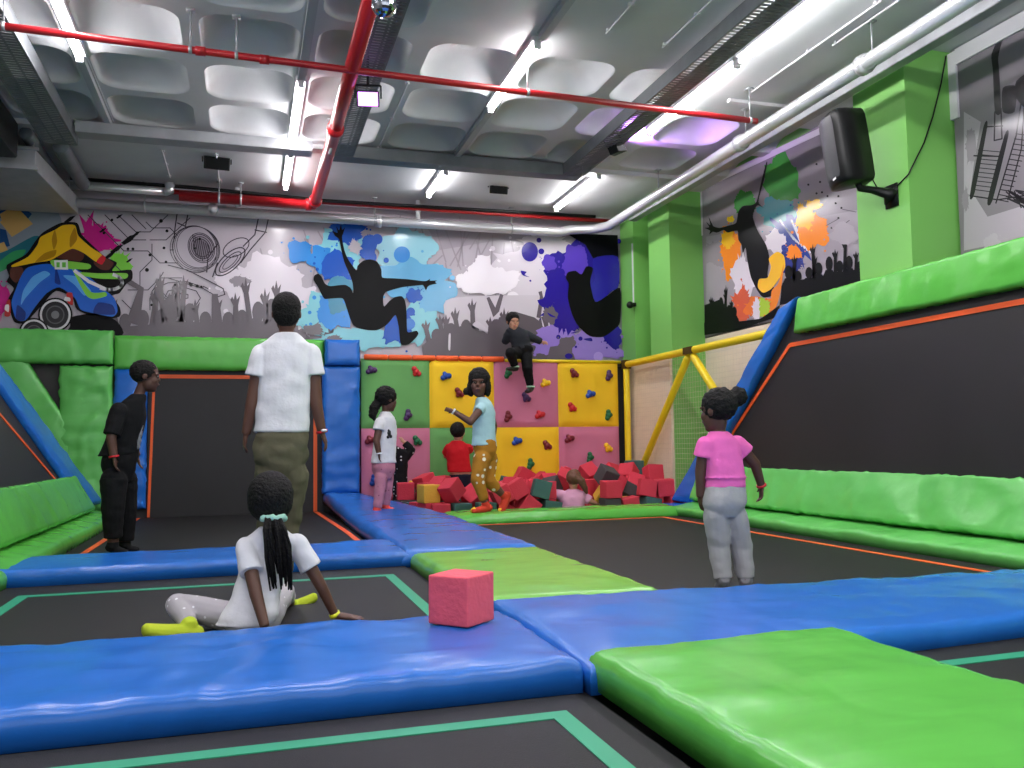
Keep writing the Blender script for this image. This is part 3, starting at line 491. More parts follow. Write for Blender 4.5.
PIT = [('red', 2.581, 9.811, -0.14, 2.128, 1.571, 0.0), ('red', 2.195, 9.467, -0.14, -1.649, -1.571, 0.0), ('red', 2.633, 9.37, -0.14, -2.244, 1.571, 0.0), ('yellow', 2.98, 10.531, -0.14, -0.913, -1.571, 0.0), ('red', 3.18, 10.284, -0.14, 2.501, 1.571, 0.0), ('red', 3.558, 9.78, -0.14, -3.11, 1.571, 0.0), ('yellow', 3.037, 9.662, -0.14, -0.025, -1.571, 0.0), ('red', 2.887, 9.98, -0.14, -0.0, 3.142, 0.437), ('red', 2.808, 9.749, -0.14, -1.571, -0.0, -0.52), ('red', 4.759, 10.423, -0.14, 0.712, 1.571, 0.0), ('red', 4.481, 9.886, -0.14, 1.571, 0.0, 2.892), ('red', 2.278, 9.739, -0.099, -1.571, -0.693, -1.437), ('teal', 3.915, 9.84, -0.14, -1.925, 1.571, 0.0), ('red', 4.046, 10.664, -0.14, 0.0, 0.0, -0.061), ('teal', 2.477, 9.179, -0.14, -2.963, 1.571, 0.0), ('red', 4.342, 10.673, -0.14, 0.009, -1.571, 0.0), ('red', 2.202, 10.369, -0.103, 0.0, 2.119, 2.448), ('red', 4.549, 10.672, -0.14, 0.086, -1.571, 0.0), ('red', 1.93, 9.618, -0.14, 1.706, -1.571, 0.0), ('grey', 1.991, 10.488, -0.14, 0.877, -1.571, 0.0), ('red', 4.222, 9.44, -0.14, -2.886, -1.571, 0.0), ('teal', 3.059, 9.201, -0.14, 3.142, 0.0, -0.782), ('red', 3.752, 10.677, -0.14, -0.0, -0.0, 0.017), ('teal', 2.001, 9.854, -0.14, 0.521, 1.571, 0.0), ('red', 1.954, 9.395, -0.14, 1.571, 0.0, 0.054), ('red', 2.879, 10.233, -0.14, 1.571, -0.0, -1.345), ('red', 4.492, 10.33, -0.14, 1.571, 0.0, 2.781), ('teal', 4.506, 10.104, -0.14, 0.0, 0.0, -1.659), ('red', 2.684, 10.146, -0.14, 2.772, 1.571, 0.0), ('red', 2.23, 9.247, -0.14, 0.0, 0.0, -1.757), ('red', 4.77, 10.179, -0.14, 2.958, 1.571, 0.0), ('red', 3.218, 10.659, -0.119, 0.0, 1.816, -1.571), ('red', 4.689, 9.16, -0.14, -3.141, 1.571, 0.0), ('teal', 3.839, 10.07, -0.14, 1.571, 0.0, -1.644), ('red', 2.026, 10.116, -0.14, -0.0, 3.142, 1.492), ('yellow', 4.22, 9.371, 0.06, 1.663, 1.571, 0.0), ('yellow', 3.528, 10.432, -0.14, -0.0, -0.0, -0.087), ('red', 4.212, 9.81, -0.14, 2.144, 1.571, 0.0), ('red', 4.75, 9.54, -0.099, 0.823, -0.001, 3.118), ('red', 4.712, 9.913, -0.14, -1.665, -1.571, -0.008), ('red', 3.325, 10.434, 0.007, 2.654, -0.413, -1.578), ('red', 3.392, 9.574, -0.14, 3.142, 0.0, -1.078), ('yellow', 4.263, 10.293, -0.14, 1.195, -1.571, 0.0), ('red', 2.038, 9.913, 0.06, -2.019, 1.576, 1.059), ('red', 4.324, 9.182, -0.14, -0.0, -0.0, 1.821), ('red', 2.177, 9.437, 0.06, -1.571, 0.0, 1.982), ('red', 1.603, 10.68, -0.14, 1.571, -0.0, -3.14), ('yellow', 2.877, 10.33, 0.06, 1.536, 0.034, 1.002), ('red', 4.623, 10.503, 0.049, 0.853, 2.965, 0.706), ('red', 2.763, 9.2, -0.021, 0.649, 0.65, 0.0), ('red', 4.461, 9.399, -0.14, -0.45, 1.571, 0.0), ('red', 3.466, 10.656, -0.14, 2.859, -1.571, 0.0), ('red', 3.062, 10.077, -0.14, 0.437, -1.571, 0.0), ('red', 1.983, 9.175, -0.14, -0.0, 0.0, 0.169), ('red', 3.85, 9.88, 0.06, 3.112, 1.571, 0.0), ('grey', 2.379, 10.173, -0.14, -3.142, 0.0, -0.915), ('red', 2.932, 9.382, -0.14, 2.584, 1.571, 0.0), ('red', 4.435, 9.67, -0.14, 2.851, -1.571, 0.0), ('red', 3.555, 10.217, -0.14, 0.0, -3.142, 0.097), ('red', 2.004, 9.178, 0.06, 1.764, 1.571, 0.0), ('red', 1.832, 10.672, -0.012, -0.084, -0.925, 0.002), ('red', 3.094, 10.482, 0.065, -0.87, -1.194, -0.898), ('red', 3.486, 10.679, 0.06, 0.0, 3.142, -0.0), ('grey', 2.505, 10.028, 0.01, -0.775, -3.056, 0.569), ('red', 3.199, 9.907, -0.14, 0.0, -0.0, -1.261), ('red', 4.741, 9.714, 0.008, 1.518, -0.747, 1.546), ('red', 2.818, 9.864, 0.06, -2.09, -1.571, 0.0), ('red', 3.276, 10.68, 0.119, -1.572, -1.679, 0.001), ('red', 4.0, 9.221, -0.14, 1.571, 0.0, 0.437), ('grey', 3.938, 9.613, -0.14, 1.465, 1.571, 0.0), ('grey', 2.213, 10.192, 0.086, -1.81, 0.844, -1.005), ('red', 1.768, 10.024, -0.14, 0.091, -1.571, 0.0), ('teal', 3.633, 9.99, -0.019, -0.678, -3.044, 0.006), ('grey', 1.753, 10.023, 0.06, -0.27, 1.571, 0.0), ('red', 4.038, 10.384, -0.14, 0.576, 1.571, 0.0), ('red', 2.978, 9.38, 0.06, -0.0, -0.0, 3.067), ('red', 3.264, 9.73, 0.012, 0.068, 2.335, 1.974), ('red', 2.492, 9.566, 0.06, 1.571, 0.0, -0.472), ('red', 2.481, 9.538, -0.14, -1.571, 0.0, 1.929), ('red', 4.079, 9.998, -0.14, -1.571, 0.0, -0.922), ('teal', 4.772, 10.393, 0.166, 2.734, -0.839, -1.045), ('red', 1.612, 10.67, 0.098, 3.134, -0.003, -0.097), ('red', 4.76, 10.109, 0.26, 1.571, -0.0, -2.509), ('yellow', 2.772, 9.536, -0.006, 2.414, 0.202, -0.697), ('red', 2.653, 9.719, 0.06, 2.287, 1.571, 0.0), ('red', 3.237, 9.364, -0.14, -0.0, 0.0, -0.006), ('red', 4.095, 9.905, 0.06, -2.729, -1.571, 0.0), ('grey', 3.768, 10.362, -0.14, 0.0, -0.0, -2.19), ('red', 4.378, 9.821, 0.06, 2.421, -1.571, 0.0), ('red', 3.814, 10.185, 0.06, 0.0, 3.142, -1.046), ('teal', 2.227, 9.167, 0.06, 1.571, 0.0, 3.114), ('red', 3.007, 9.745, 0.06, -1.571, -0.0, -0.789), ('red', 3.539, 10.224, 0.097, 0.0, 2.595, -0.126), ('red', 1.771, 10.062, 0.26, 0.0, 0.0, -0.119), ('red', 3.311, 10.126, -0.025, 0.671, 0.925, -0.148), ('red', 2.073, 10.409, 0.124, 1.105, -2.297, -1.005), ('red', 3.591, 10.421, 0.06, 1.571, 0.0, 3.002), ('red', 3.024, 10.11, 0.06, -1.421, -1.571, -0.109), ('red', 4.496, 10.076, 0.06, 0.065, -1.571, 0.0), ('teal', 2.058, 9.702, 0.06, 1.571, 0.0, -1.513), ('red', 3.002, 9.174, 0.1, -0.0, -0.67, 3.041), ('teal', 3.249, 9.16, 0.054, 1.571, -1.424, -0.0), ('teal', 2.422, 10.161, 0.179, 2.452, 0.009, 0.94), ('red', 4.8, 10.171, 0.06, -1.571, -3.142, -0.0), ('teal', 3.686, 10.671, 0.06, 0.0, 1.571, 0.0), ('red', 4.02, 10.266, 0.06, 0.287, -1.571, 0.0), ('teal', 2.498, 9.16, 0.06, -0.54, -1.571, 0.54), ('red', 2.713, 9.386, 0.123, -1.942, 0.69, 1.137), ('red', 4.228, 10.382, 0.06, -3.142, 0.0, 0.401), ('grey', 3.977, 9.171, 0.06, -1.571, 0.0, -1.568), ('red', 4.468, 10.277, 0.06, 1.494, 1.571, 0.0), ('red', 4.151, 10.429, 0.26, -1.571, 0.0, 1.635), ('yellow', 3.608, 9.656, 0.059, -1.564, 0.067, -1.501), ('red', 3.05, 9.969, 0.26, -3.142, -0.0, -0.794), ('red', 1.922, 9.401, 0.06, 1.282, 1.571, 0.0), ('red', 2.774, 9.648, 0.255, 0.021, -2.989, -0.855), ('yellow', 2.89, 10.631, 0.058, -0.476, 1.505, -0.913), ('red', 4.119, 10.669, 0.06, -1.571, -0.0, 1.52), ('red', 3.391, 10.469, 0.2, -0.554, -0.313, -1.392), ('grey', 4.8, 9.971, 0.06, -3.142, 0.0, -0.001), ('red', 2.736, 10.12, 0.131, -2.558, 0.688, 0.987), ('grey', 4.379, 9.572, 0.182, 0.662, -0.503, 3.0), ('grey', 3.181, 9.364, 0.06, -1.525, 1.571, 0.0), ('red', 4.327, 10.646, 0.06, -0.0, 0.0, 1.43), ('red', 3.856, 9.582, 0.06, -0.771, -1.571, 0.0), ('red', 3.657, 10.68, 0.299, 1.571, -2.153, 0.0), ('red', 4.351, 10.442, 0.26, -0.064, 1.571, 0.0), ('red', 2.261, 9.937, -0.004, -1.543, -0.693, -1.481), ('red', 3.236, 10.217, 0.162, -1.171, -2.154, -0.304), ('grey', 3.382, 9.956, 0.07, 2.451, 0.707, 0.166), ('red', 4.128, 10.676, 0.26, 0.0, -0.0, 1.556), ('red', 4.109, 9.623, 0.06, 0.0, -0.0, 3.049), ('red', 3.888, 10.672, 0.189, -2.192, 0.024, 1.553), ('red', 4.142, 9.8, 0.26, 2.211, -1.571, 0.0), ('red', 2.254, 10.032, 0.24, -1.595, 2.438, -0.668), ('red', 4.216, 9.169, 0.064, -1.662, -1.738, 0.001), ('red', 2.409, 9.382, 0.194, -0.716, -0.707, -2.043), ('red', 4.533, 10.636, 0.19, 1.946, 2.436, -0.141), ('teal', 1.816, 9.818, 0.054, 2.36, 1.392, -0.521), ('red', 2.294, 10.663, -0.14, 0.0, -0.0, -0.188), ('yellow', 4.8, 9.844, 0.259, 1.571, 0.047, -1.571), ('red', 2.141, 9.267, 0.3, -1.733, 0.928, 0.457), ('teal', 2.299, 9.672, 0.126, 1.821, -0.37, 1.09), ('teal', 4.8, 10.672, 0.115, -1.571, -0.085, 1.571), ('yellow', 4.017, 9.4, 0.179, 2.128, -0.33, 1.279), ('red', 4.278, 10.097, 0.06, -1.571, -0.0, 0.081), ('red', 3.347, 9.581, 0.131, -0.801, 2.361, -1.288), ('red', 2.011, 9.872, 0.26, 1.567, -0.003, -1.058), ('red', 2.957, 9.775, 0.26, 1.571, 0.0, 0.754), ('red', 2.501, 9.864, 0.179, -0.974, 0.623, -0.716), ('red', 2.162, 10.662, 0.056, 0.309, -1.353, 2.954), ('red', 3.988, 9.16, 0.26, -1.571, -1.571, 0.0), ('teal', 3.145, 9.176, 0.285, 3.094, 0.26, -0.182), ('red', 4.683, 9.191, 0.259, 1.325, -1.626, 0.0), ('red', 1.86, 9.602, 0.06, 1.571, 0.0, -1.318), ('red', 3.084, 9.558, 0.22, -0.783, 0.901, -1.646), ('red', 3.868, 9.671, 0.26, -0.0, 0.0, -1.439), ('red', 3.745, 10.157, 0.26, -0.0, 0.0, 3.107), ('red', 3.878, 10.446, 0.06, 1.731, -1.571, 0.0), ('grey', 3.838, 9.946, 0.26, 1.571, 0.0, 0.323), ('red', 3.414, 10.258, 0.253, 1.74, 2.619, 0.205), ('red', 4.018, 10.075, 0.222, -1.683, -0.782, 2.056), ('red', 3.544, 10.034, 0.294, 2.309, -0.0, 0.119), ('red', 4.198, 10.197, 0.26, 0.0, 0.0, -2.605), ('yellow', 4.589, 10.288, 0.258, -1.643, -0.218, -2.74), ('red', 3.632, 9.879, 0.172, 0.168, -0.733, 1.646), ('teal', 3.14, 10.454, 0.259, -2.849, 0.241, 0.003), ('teal', 4.482, 9.173, 0.052, 1.749, 0.035, 1.629), ('red', 3.732, 10.378, 0.252, -1.385, 0.654, 0.16), ('red', 2.673, 9.16, 0.234, -1.571, -2.042, 0.0), ('red', 2.085, 9.664, 0.301, 0.672, 0.0, -0.98), ('red', 2.912, 9.472, 0.292, 1.631, 2.003, 0.668), ('red', 2.161, 10.676, 0.26, -0.215, 0.039, 1.562), ('red', 2.246, 10.298, 0.314, 3.026, 0.099, 0.967), ('red', 4.8, 10.64, 0.35, 1.571, 0.948, 1.571), ('red', 4.8, 9.16, 0.06, -1.571, -0.0, 1.571), ('yellow', 1.913, 9.409, 0.26, 0.0, 0.0, 1.789), ('red', 2.021, 10.132, 0.341, -1.881, 1.211, 0.178), ('teal', 1.946, 10.68, 0.193, -0.002, -0.501, 0.001), ('red', 4.034, 9.955, 0.414, -0.78, -0.289, 0.323), ('red', 4.459, 9.197, 0.259, 3.053, 0.158, -0.265), ('red', 3.275, 9.356, 0.264, 1.571, 1.609, 1.399), ('red', 4.565, 9.89, 0.228, 1.044, 0.893, -2.291), ('red', 4.203, 9.543, 0.312, 1.934, 2.195, 0.486), ('red', 4.591, 10.502, 0.387, -1.888, -0.768, -0.936), ('red', 3.428, 10.678, 0.37, 0.016, -2.615, 0.0), ('red', 4.304, 9.936, 0.263, -0.267, 1.603, 0.461), ('red', 4.543, 9.466, 0.071, -0.513, -1.092, 0.45), ('teal', 4.78, 10.218, 0.46, 1.011, 1.571, 0.939), ('red', 3.923, 10.355, 0.354, -0.159, 0.895, 3.002), ('red', 3.639, 9.78, 0.356, -2.574, 0.517, -0.337), ('grey', 4.02, 9.351, 0.401, 0.345, -2.697, -1.571), ('grey', 4.423, 10.107, 0.26, -0.0, 3.142, -0.842), ('red', 4.597, 9.999, 0.402, -0.672, -0.097, -0.842), ('red', 3.227, 9.808, 0.235, 1.566, -0.617, -0.792), ('red', 4.766, 9.649, 0.401, 1.287, 0.058, -0.018), ('red', 4.526, 9.679, 0.287, 1.059, 0.763, -2.267), ('grey', 3.448, 9.692, 0.27, 0.216, 2.606, 0.911), ('grey', 4.737, 9.585, 0.212, -0.026, -2.853, 1.449), ('red', 4.798, 9.401, 0.047, 0.823, 0.015, 3.142), ('red', 2.874, 9.215, 0.29, 1.05, 0.045, 1.548)]
# ------------------------------------------------------------------ climbing wall
YC = 10.85
t = thing('climbing_wall', (3.1, YC, -.3), 'climbing wall of green, yellow and pink squares with bolted holds', 'climbing wall')
def felt(n, c): return mat(n, c, .75, bump=.10, bscale=3, vary=.08, vscale=2)
FG, FY, FP = felt('felt_green', (104, 168, 92)), felt('felt_yellow', (248, 200, 22)), felt('felt_pink', (204, 118, 148))
b = MB(); b.box((1.38, YC+.05, -.5), (4.99, YC+.28, 1.88)); b.build('backing', BLACK, t)
xs = [1.405, 2.235, 3.1, 3.985, 4.87]; xs = [aty(p, 395, YC).x for p in (361, 429.5, 494, 558, 618)]; zs = [-.25, 1.015, 1.875]; zs = [-.25, aty(490, 427.5, YC).z, aty(490, 360.5, YC).z]
cols = [[FP, FG, FY, FP], [FG, FY, FP, FY]]
for r in (0, 1):
    for c in range(4):
        x0, x1, z0, z1 = xs[c], xs[c+1], zs[r], zs[r+1]; b = MB(); nx, nz = 18, 18; vs = []
        for j in range(nz+1):
            for i in range(nx+1):
                u, v = i/nx, j/nz; e = min(u, 1-u, v, 1-v); q = V((x0+(x1-x0)*u, 0, z0+(z1-z0)*v))
                q.y = YC - .03*min(1, e/.06)**.5 - .016*noise.noise(q*3)*min(1, e*6); vs.append(q)
        b.add(vs, [(j*(nx+1)+i, j*(nx+1)+i+1, (j+1)*(nx+1)+i+1, (j+1)*(nx+1)+i) for j in range(nz) for i in range(nx)])
        o = b.build('panel', cols[r][c], t, True, label=('%s square panel' % {FG: 'green', FY: 'yellow', FP: 'pink'}[cols[r][c]]))
HC = {'red': (200, 30, 40), 'blue': (20, 70, 160), 'green': (16, 100, 58), 'purple': (72, 40, 92), 'maroon': (120, 26, 40), 'yellow': (250, 200, 20)}
HM = {k: mat('hold_'+k, v, .45) for k, v in HC.items()}
holds = [(371, 370, 'purple'), (416, 372, 'red'), (408, 415, 'purple'), (370, 440, 'maroon'), (417, 441, 'green'), (374, 480, 'blue'), (445.5, 376, 'blue'), (459, 393, 'maroon'), (508, 373, 'green'), (545, 383, 'yellow'),
  (526, 397.5, 'purple'), (508, 416.5, 'maroon'), (539.5, 414.5, 'red'), (574, 373.5, 'maroon'), (609, 375.5, 'purple'), (590, 394, 'blue'), (572, 407.5, 'red'), (608.5, 415, 'green'), (516.5, 441, 'blue'), (547, 445.5, 'maroon'),
  (530.5, 464, 'green'), (569, 438.5, 'maroon'), (608, 448, 'yellow'), (590, 457.5, 'green'), (412, 485, 'yellow'), (444, 482, 'blue')]
for k, (px, py, cn) in enumerate(holds):
    p = aty(px, py, YC-.04); a = k*2.1; b = MB(); n = 0
    cl = [(0, 0, .045), (.045*cos(a), .045*sin(a), .036), (-.04*cos(a+.5), -.045*sin(a+.5), .034), (.03*cos(a+2), .035*sin(a+2), .028)]
    for dx, dz, rr in cl: b.ball(p+V((dx, -.008, dz)), rr, rr*.95, rr, nu=10, nv=7)
    o = b.build('hold', HM[cn], t, True, label=cn+' climbing hold')
for i in range(6):
    x0, x1 = (1.39+i*.265*1.16, 1.39+(i+1)*.265*1.16-.006)
    b = MB(); b.tube([(x0, YC-.01, 1.91), (x0+.01, YC-.01, 1.91), (x1-.01, YC-.01, 1.91), (x1, YC-.01, 1.91)], [.02, .036, .036, .02], 12); b.build('rim_pad', ORANGE, t, True, label='orange rim pad')
b = MB(); b.tube([(3.24, YC-.01, 1.895), (4.9, YC-.01, 1.895)], .022, 12); b.build('rim_tube', YEL, t, True, label='yellow rim tube')
b = MB(); b.box((1.39, YC+.0, 1.84), (4.99, YB, 1.885)); b.build('ledge', BLACK, t)

# ------------------------------------------------------------------ yellow frame and net beside the pit
XF = 4.97
t = thing('padded_frame', (XF, 9.3, 0), 'yellow padded tube frame along the right side of the foam pit', 'frame')
def sleeve(a, c, r=.045, part='tube'): b = MB(); b.tube([a, V(a).lerp(V(c), .02), V(a).lerp(V(c), .98), c], [r*.8, r, r, r*.8], 14); b.build(part, YEL, t, True)
sleeve((XF, 10.82, 1.86), (XF, 7.3, 1.86)); sleeve((XF, 10.80, -.3), (XF, 10.80, 1.84)); sleeve((XF, 10.72, .12), (XF, 9.05, 1.80)); sleeve((XF, 8.95, 1.80), (XF, 7.3, .25)); sleeve((XF, 10.75, .1), (XF, 10.6, -.3))
b = MB(); b.box((XF-.05, 8.9, 1.82), (XF+.05, 9.1, 1.90)); b.box((XF-.05, 10.75, 1.8), (XF+.05, 10.86, 1.92)); b.build('bracket', mat('brass_clip', (90, 70, 20), .5, .5), t)
b = MB(); k = 7.4
while k < 10.8: b.bar((XF+.03, k, -.3), (XF+.03, k, 1.84), .0016, .0016, up=(1,0,0)); k += .06
k = -.25
while k < 1.85: b.bar((XF+.03, 7.4, k), (XF+.03, 10.8, k), .0022, .0022); k += .06
tag(b.build('safety_net', mat('net_cord', (214, 200, 180), .7), origin='auto'), 'pale knotted safety net stretched on the yellow frame', 'net')

# ------------------------------------------------------------------ foam pit and cubes
b = MB(); b.box((1.2, 8.95, -.5), (4.99, 10.88, -.24)); struct(b.build('floor_pit', CONC))
b = MB(); b.prism([(1.955, 8.56, -.3), (1.975, 8.56, -.3), (1.40, 10.84, -.3), (1.37, 10.84, -.3)], (0, 0, .28)); tag(b.build('pit_lining', BLUE, origin='auto'), 'blue lining board along the left edge of the foam pit', 'board')
b = MB(); b.box((1.96, 9.0, -.3), (4.95, 9.03, .0)); tag(b.build('pit_lining', BLACK, origin='auto'), 'dark lining board behind the green edge pad of the foam pit', 'board')
FOAM = {'red': mat('foam_red', (204, 50, 70), .85, bump=.25, bscale=60), 'teal': mat('foam_teal', (62, 96, 92), .85, bump=.25, bscale=60), 'yellow': mat('foam_yellow', (226, 176, 62), .85, bump=.25, bscale=60), 'grey': mat('foam_grey', (66, 60, 62), .85, bump=.25, bscale=60),
        'big': mat('foam_coral', (238, 92, 108), .85, bump=.3, bscale=45, vary=.08, vscale=12)}
def foam_mesh(s, m, nick=False):
    bm = bmesh.new(); bmesh.ops.create_cube(bm, size=s); bmesh.ops.bevel(bm, geom=bm.edges[:], offset=s*.045, segments=3, affect='EDGES', profile=.6)
    bmesh.ops.subdivide_edges(bm, edges=[e for e in bm.edges if e.calc_length() > s*.5], cuts=7, use_grid_fill=True)
    for v in bm.verts:
        v.co += V((noise.noise(v.co*14), noise.noise(v.co*14+V((7,0,0))), noise.noise(v.co*14+V((0,9,0)))))*s*.010
        if nick and (v.co-V(nick)).length < s*.17: v.co *= .90
    me = bpy.data.meshes.new('foam_cube'); bm.to_mesh(me); bm.free(); me.materials.append(m)
    for p in me.polygons: p.use_smooth = True
    return me
CUBE = .2
meshes = {k: foam_mesh(CUBE*.985, FOAM[k]) for k in ('red', 'teal', 'yellow', 'grey')}
def cube_label(c, x, y):
    side = 'left of the polka trousers' if x < 2.5 else ('left of the buried girl' if x < 3.5 else ('right of the buried girl' if x < 4.3 else 'below the yellow frame'))
    row = 'against the climbing wall' if y > 10.3 else ('in the middle of the pit' if y > 9.6 else 'at the front of the pit')
    return '%s foam cube %s, %s' % ({'red': 'red', 'teal': 'dark teal', 'yellow': 'yellow', 'grey': 'dark grey'}[c], row, side)
for c, x, y, z, a, e, g in PIT:
    o = bpy.data.objects.new('foam_cube', meshes[c]); COL.objects.link(o); o.location = (x, y, z); o.rotation_euler = (a, e, g)
    l = cube_label(c, x, y); tag(o, l, 'foam cube', 'foam cubes in the pit: ' + l)
p0 = atz(466, 626, .108); s = .186
o = bpy.data.objects.new('foam_cube', foam_mesh(s, FOAM['big'], (s*.5, -s*.12, -s*.5))); COL.objects.link(o); o.location = (p0.x, p0.y+.07, .112+s/2); o.rotation_euler = (0, 0, radians(-48+90)); tag(o, 'coral red foam cube lying alone on the near blue beam', 'foam cube')
# ------------------------------------------------------------------ printed murals: flat ink shapes on thin boards
class Mural:
    def __init__(s, fn, nrm, x0=0, y0=0, k=1): s.fn = fn; s.n = V(nrm); s.b = MB(); s.mats = []; s.lay = 0; s.view(x0, y0, k)
    def view(s, x0=0, y0=0, k=1): s.o = (x0, y0, k); return s
    def P(s, p): return s.fn(s.o[0]+p[0]/s.o[2], s.o[1]+p[1]/s.o[2]) + s.n*(.0012+.00025*s.lay)
    def ink(s, c):
        m = mat('ink_%d_%d_%d' % tuple(c), c, (.2 if sum(c) > 90 else .3), spec=(.5 if sum(c) > 90 else .12))
        if m not in s.mats: s.mats.append(m)
        s.b.mi = s.mats.index(m); s.lay += 1
    def raw(s, pts):
        tr = tessellate_polygon([[V((x, y, 0)) for x, y in pts]]); s.b.add([s.P(p) for p in pts], [t for t in tr])
    def poly(s, c, *polys):
        s.ink(c)
        for p in polys: s.raw(p)
    def spoly(s, c, *polys):
        s.ink(c)
        for p in polys:
            n = len(p); out = []
            for i in range(n):
                a, b, d, e = p[i-1], p[i], p[(i+1)%n], p[(i+2)%n]
                for t in (0, .25, .5, .75): out.append(tuple(.5*(2*b[j]+(d[j]-a[j])*t*.7+(0)*t+((6*d[j]-6*b[j])-(d[j]-a[j])*1.4-(e[j]-b[j])*.7)*t*t+((4*b[j]-4*d[j])+(d[j]-a[j])*.7+(e[j]-b[j])*.7)*t*t*t) for j in (0, 1)))
            s.raw(out)
    def line(s, c, w, *lines):
        s.ink(c); h = w/2/1
        for L in lines:
            for a, q in zip(L, L[1:]):
                dx, dy = q[0]-a[0], q[1]-a[1]; l = sqrt(dx*dx+dy*dy) or 1; nx, ny = -dy/l*h, dx/l*h; ex, ey = dx/l*h*.6, dy/l*h*.6
                s.b.add([s.P((a[0]+nx-ex, a[1]+ny-ey)), s.P((a[0]-nx-ex, a[1]-ny-ey)), s.P((q[0]-nx+ex, q[1]-ny+ey)), s.P((q[0]+nx+ex, q[1]+ny+ey))], [(0,1,2,3)])
    def ell(s, c, x, y, rx, ry=None, rot=0, n=28):
        ry = ry or rx; s.ink(c); s.raw([(x+rx*cos(a)*cos(rot)-ry*sin(a)*sin(rot), y+rx*cos(a)*sin(rot)+ry*sin(a)*cos(rot)) for a in (2*pi*k/n for k in range(n))])
    def ring(s, c, w, x, y, rx, ry=None, rot=0, a0=0, a1=2*pi, n=40):
        ry = ry or rx; s.line(c, w, [(x+rx*cos(a)*cos(rot)-ry*sin(a)*sin(rot), y+rx*cos(a)*sin(rot)+ry*sin(a)*cos(rot)) for a in (a0+(a1-a0)*k/n for k in range(n+1))])
    def dots(s, c, pts):
        s.ink(c)
        for x, y, r in pts: s.raw([(x+r*cos(a), y+r*sin(a)) for a in (2*pi*k/10 for k in range(10))])
    def splat(s, c, x, y, rx, ry, seed, spike=.25, n=72, drops=6):
        q = random.Random(seed); pts = []; sp = [q.random() for _ in range(n)]
        for k in range(n):
            a = 2*pi*k/n; r = 1+.22*noise.noise(V((cos(a)*1.6, sin(a)*1.6, seed)))*2 + (spike*q.random() if sp[k] > .72 else 0)
            pts.append((x+rx*r*cos(a), y+ry*r*sin(a)))
        s.ink(c); s.raw(pts)
        for _ in range(drops):
            a = q.random()*2*pi; d = 1.15+q.random()*.5; r = min(rx, ry)*(.03+.08*q.random())
            s.raw([(x+rx*d*cos(a)+r*cos(t), y+ry*d*sin(a)+r*sin(t)) for t in (2*pi*k/9 for k in range(9))])
    def crowd(s, c, x0, x1, yb, hmin, hmax, seed, n, tilt=0, lift=0):
        """bodies, heads and raised arms of a cheering crowd, one silhouette"""
        q = random.Random(seed); s.ink(c)
        for i in range(n):
            x = x0+(x1-x0)*(i+.5)/n+q.uniform(-4, 4); base = yb+lift*(x-x0); h = q.uniform(hmin, hmax); w = (x1-x0)/n
            y = base-h*.52
            s.raw([(x-w*.75, base+tilt), (x-w*.7, base-h*.25), (x-w*.35, y+h*.10), (x+w*.35, y+h*.10), (x+w*.7, base-h*.25), (x+w*.75, base+tilt)])
            s.raw([(x+w*.36*cos(a), y-h*.02+h*.15*sin(a)) for a in (2*pi*k/14 for k in range(14))])
            for sd in (-1, 1):
                if q.random() < .62:
                    ax = x+sd*w*q.uniform(.35, .8); ty = base-h*q.uniform(.74, .98); t = w*.15
                    s.raw([(x+sd*w*.45-t, y+h*.2), (ax-t*.8, ty+h*.1), (ax-t*2, ty), (ax-t*1.2, ty-h*.05), (ax-t*.6, ty), (ax, ty-h*.12), (ax+t*.7, ty), (ax+t*2, ty-h*.07), (ax+t*1.2, ty+h*.09), (x+sd*w*.45+t*1.4, y+h*.25)])
    def done(s, name, label, cat, pad_m, quad, thick):
        i = len(s.mats); s.mats.append(pad_m); s.b.mi = i; s.b.prism(quad, -s.n*thick)
        o = s.b.build(name, s.mats, origin='auto'); return tag(o, label, cat)
BG = mat('mural_grey_print', (188, 178, 188), .2, spec=.5, vary=.10, vscale=1.2)
K = (16, 15, 17)
# ---- mural on the end wall
M = Mural(lambda x, y: aty(x, y, YB-.012), (0, -1, 0))
M.poly((168, 158, 168), [(-30, 330), (-30, 190), (60, 190), (130, 330)], [(340, 205), (620, 225), (620, 250), (500, 240), (440, 250), (420, 215)])
q = random.Random(3)
M.line((160, 150, 158), 1.4, *[[(x, y), (x+q.uniform(-25, 25), y+q.uniform(20, 60))] for x, y in ((q.uniform(255, 520), q.uniform(215, 270)) for _ in range(46))])
M.spoly((128, 138, 150), [(-40, 195), (44, 200), (62, 224), (40, 250), (0, 292), (-40, 300)])
M.poly((30, 70, 120), [(-5, 212), (22, 206), (32, 214), (24, 224), (8, 226)], [(-10, 226), (6, 230), (10, 246), (-10, 252)])
M.poly((196, 158, 92), [(0, 222), (18, 208), (33, 224), (12, 237)], [(-8, 246), (4, 242), (8, 250), (-8, 256)], [(0, 214), (14, 206), (18, 209), (2, 221)])
M.spoly((36, 106, 120), [(-20, 262), (8, 250), (34, 236), (44, 240), (30, 256), (-5, 274), (-20, 280)]); M.spoly((50, 150, 90), [(-5, 266), (12, 252), (26, 250), (18, 262), (0, 272)])
M.splat((196, 20, 128), 97, 238, 15, 13, 5, .6); M.splat((196, 20, 128), 2, 300, 9, 14, 8, .5); M.poly((196, 20, 128), [(84, 230), (79, 214), (86, 222), (94, 210), (92, 225), (118, 246), (112, 250), (96, 250)])
M.splat((120, 200, 60), 119, 264, 11, 11, 11, .6)
C = (70, 62, 72)
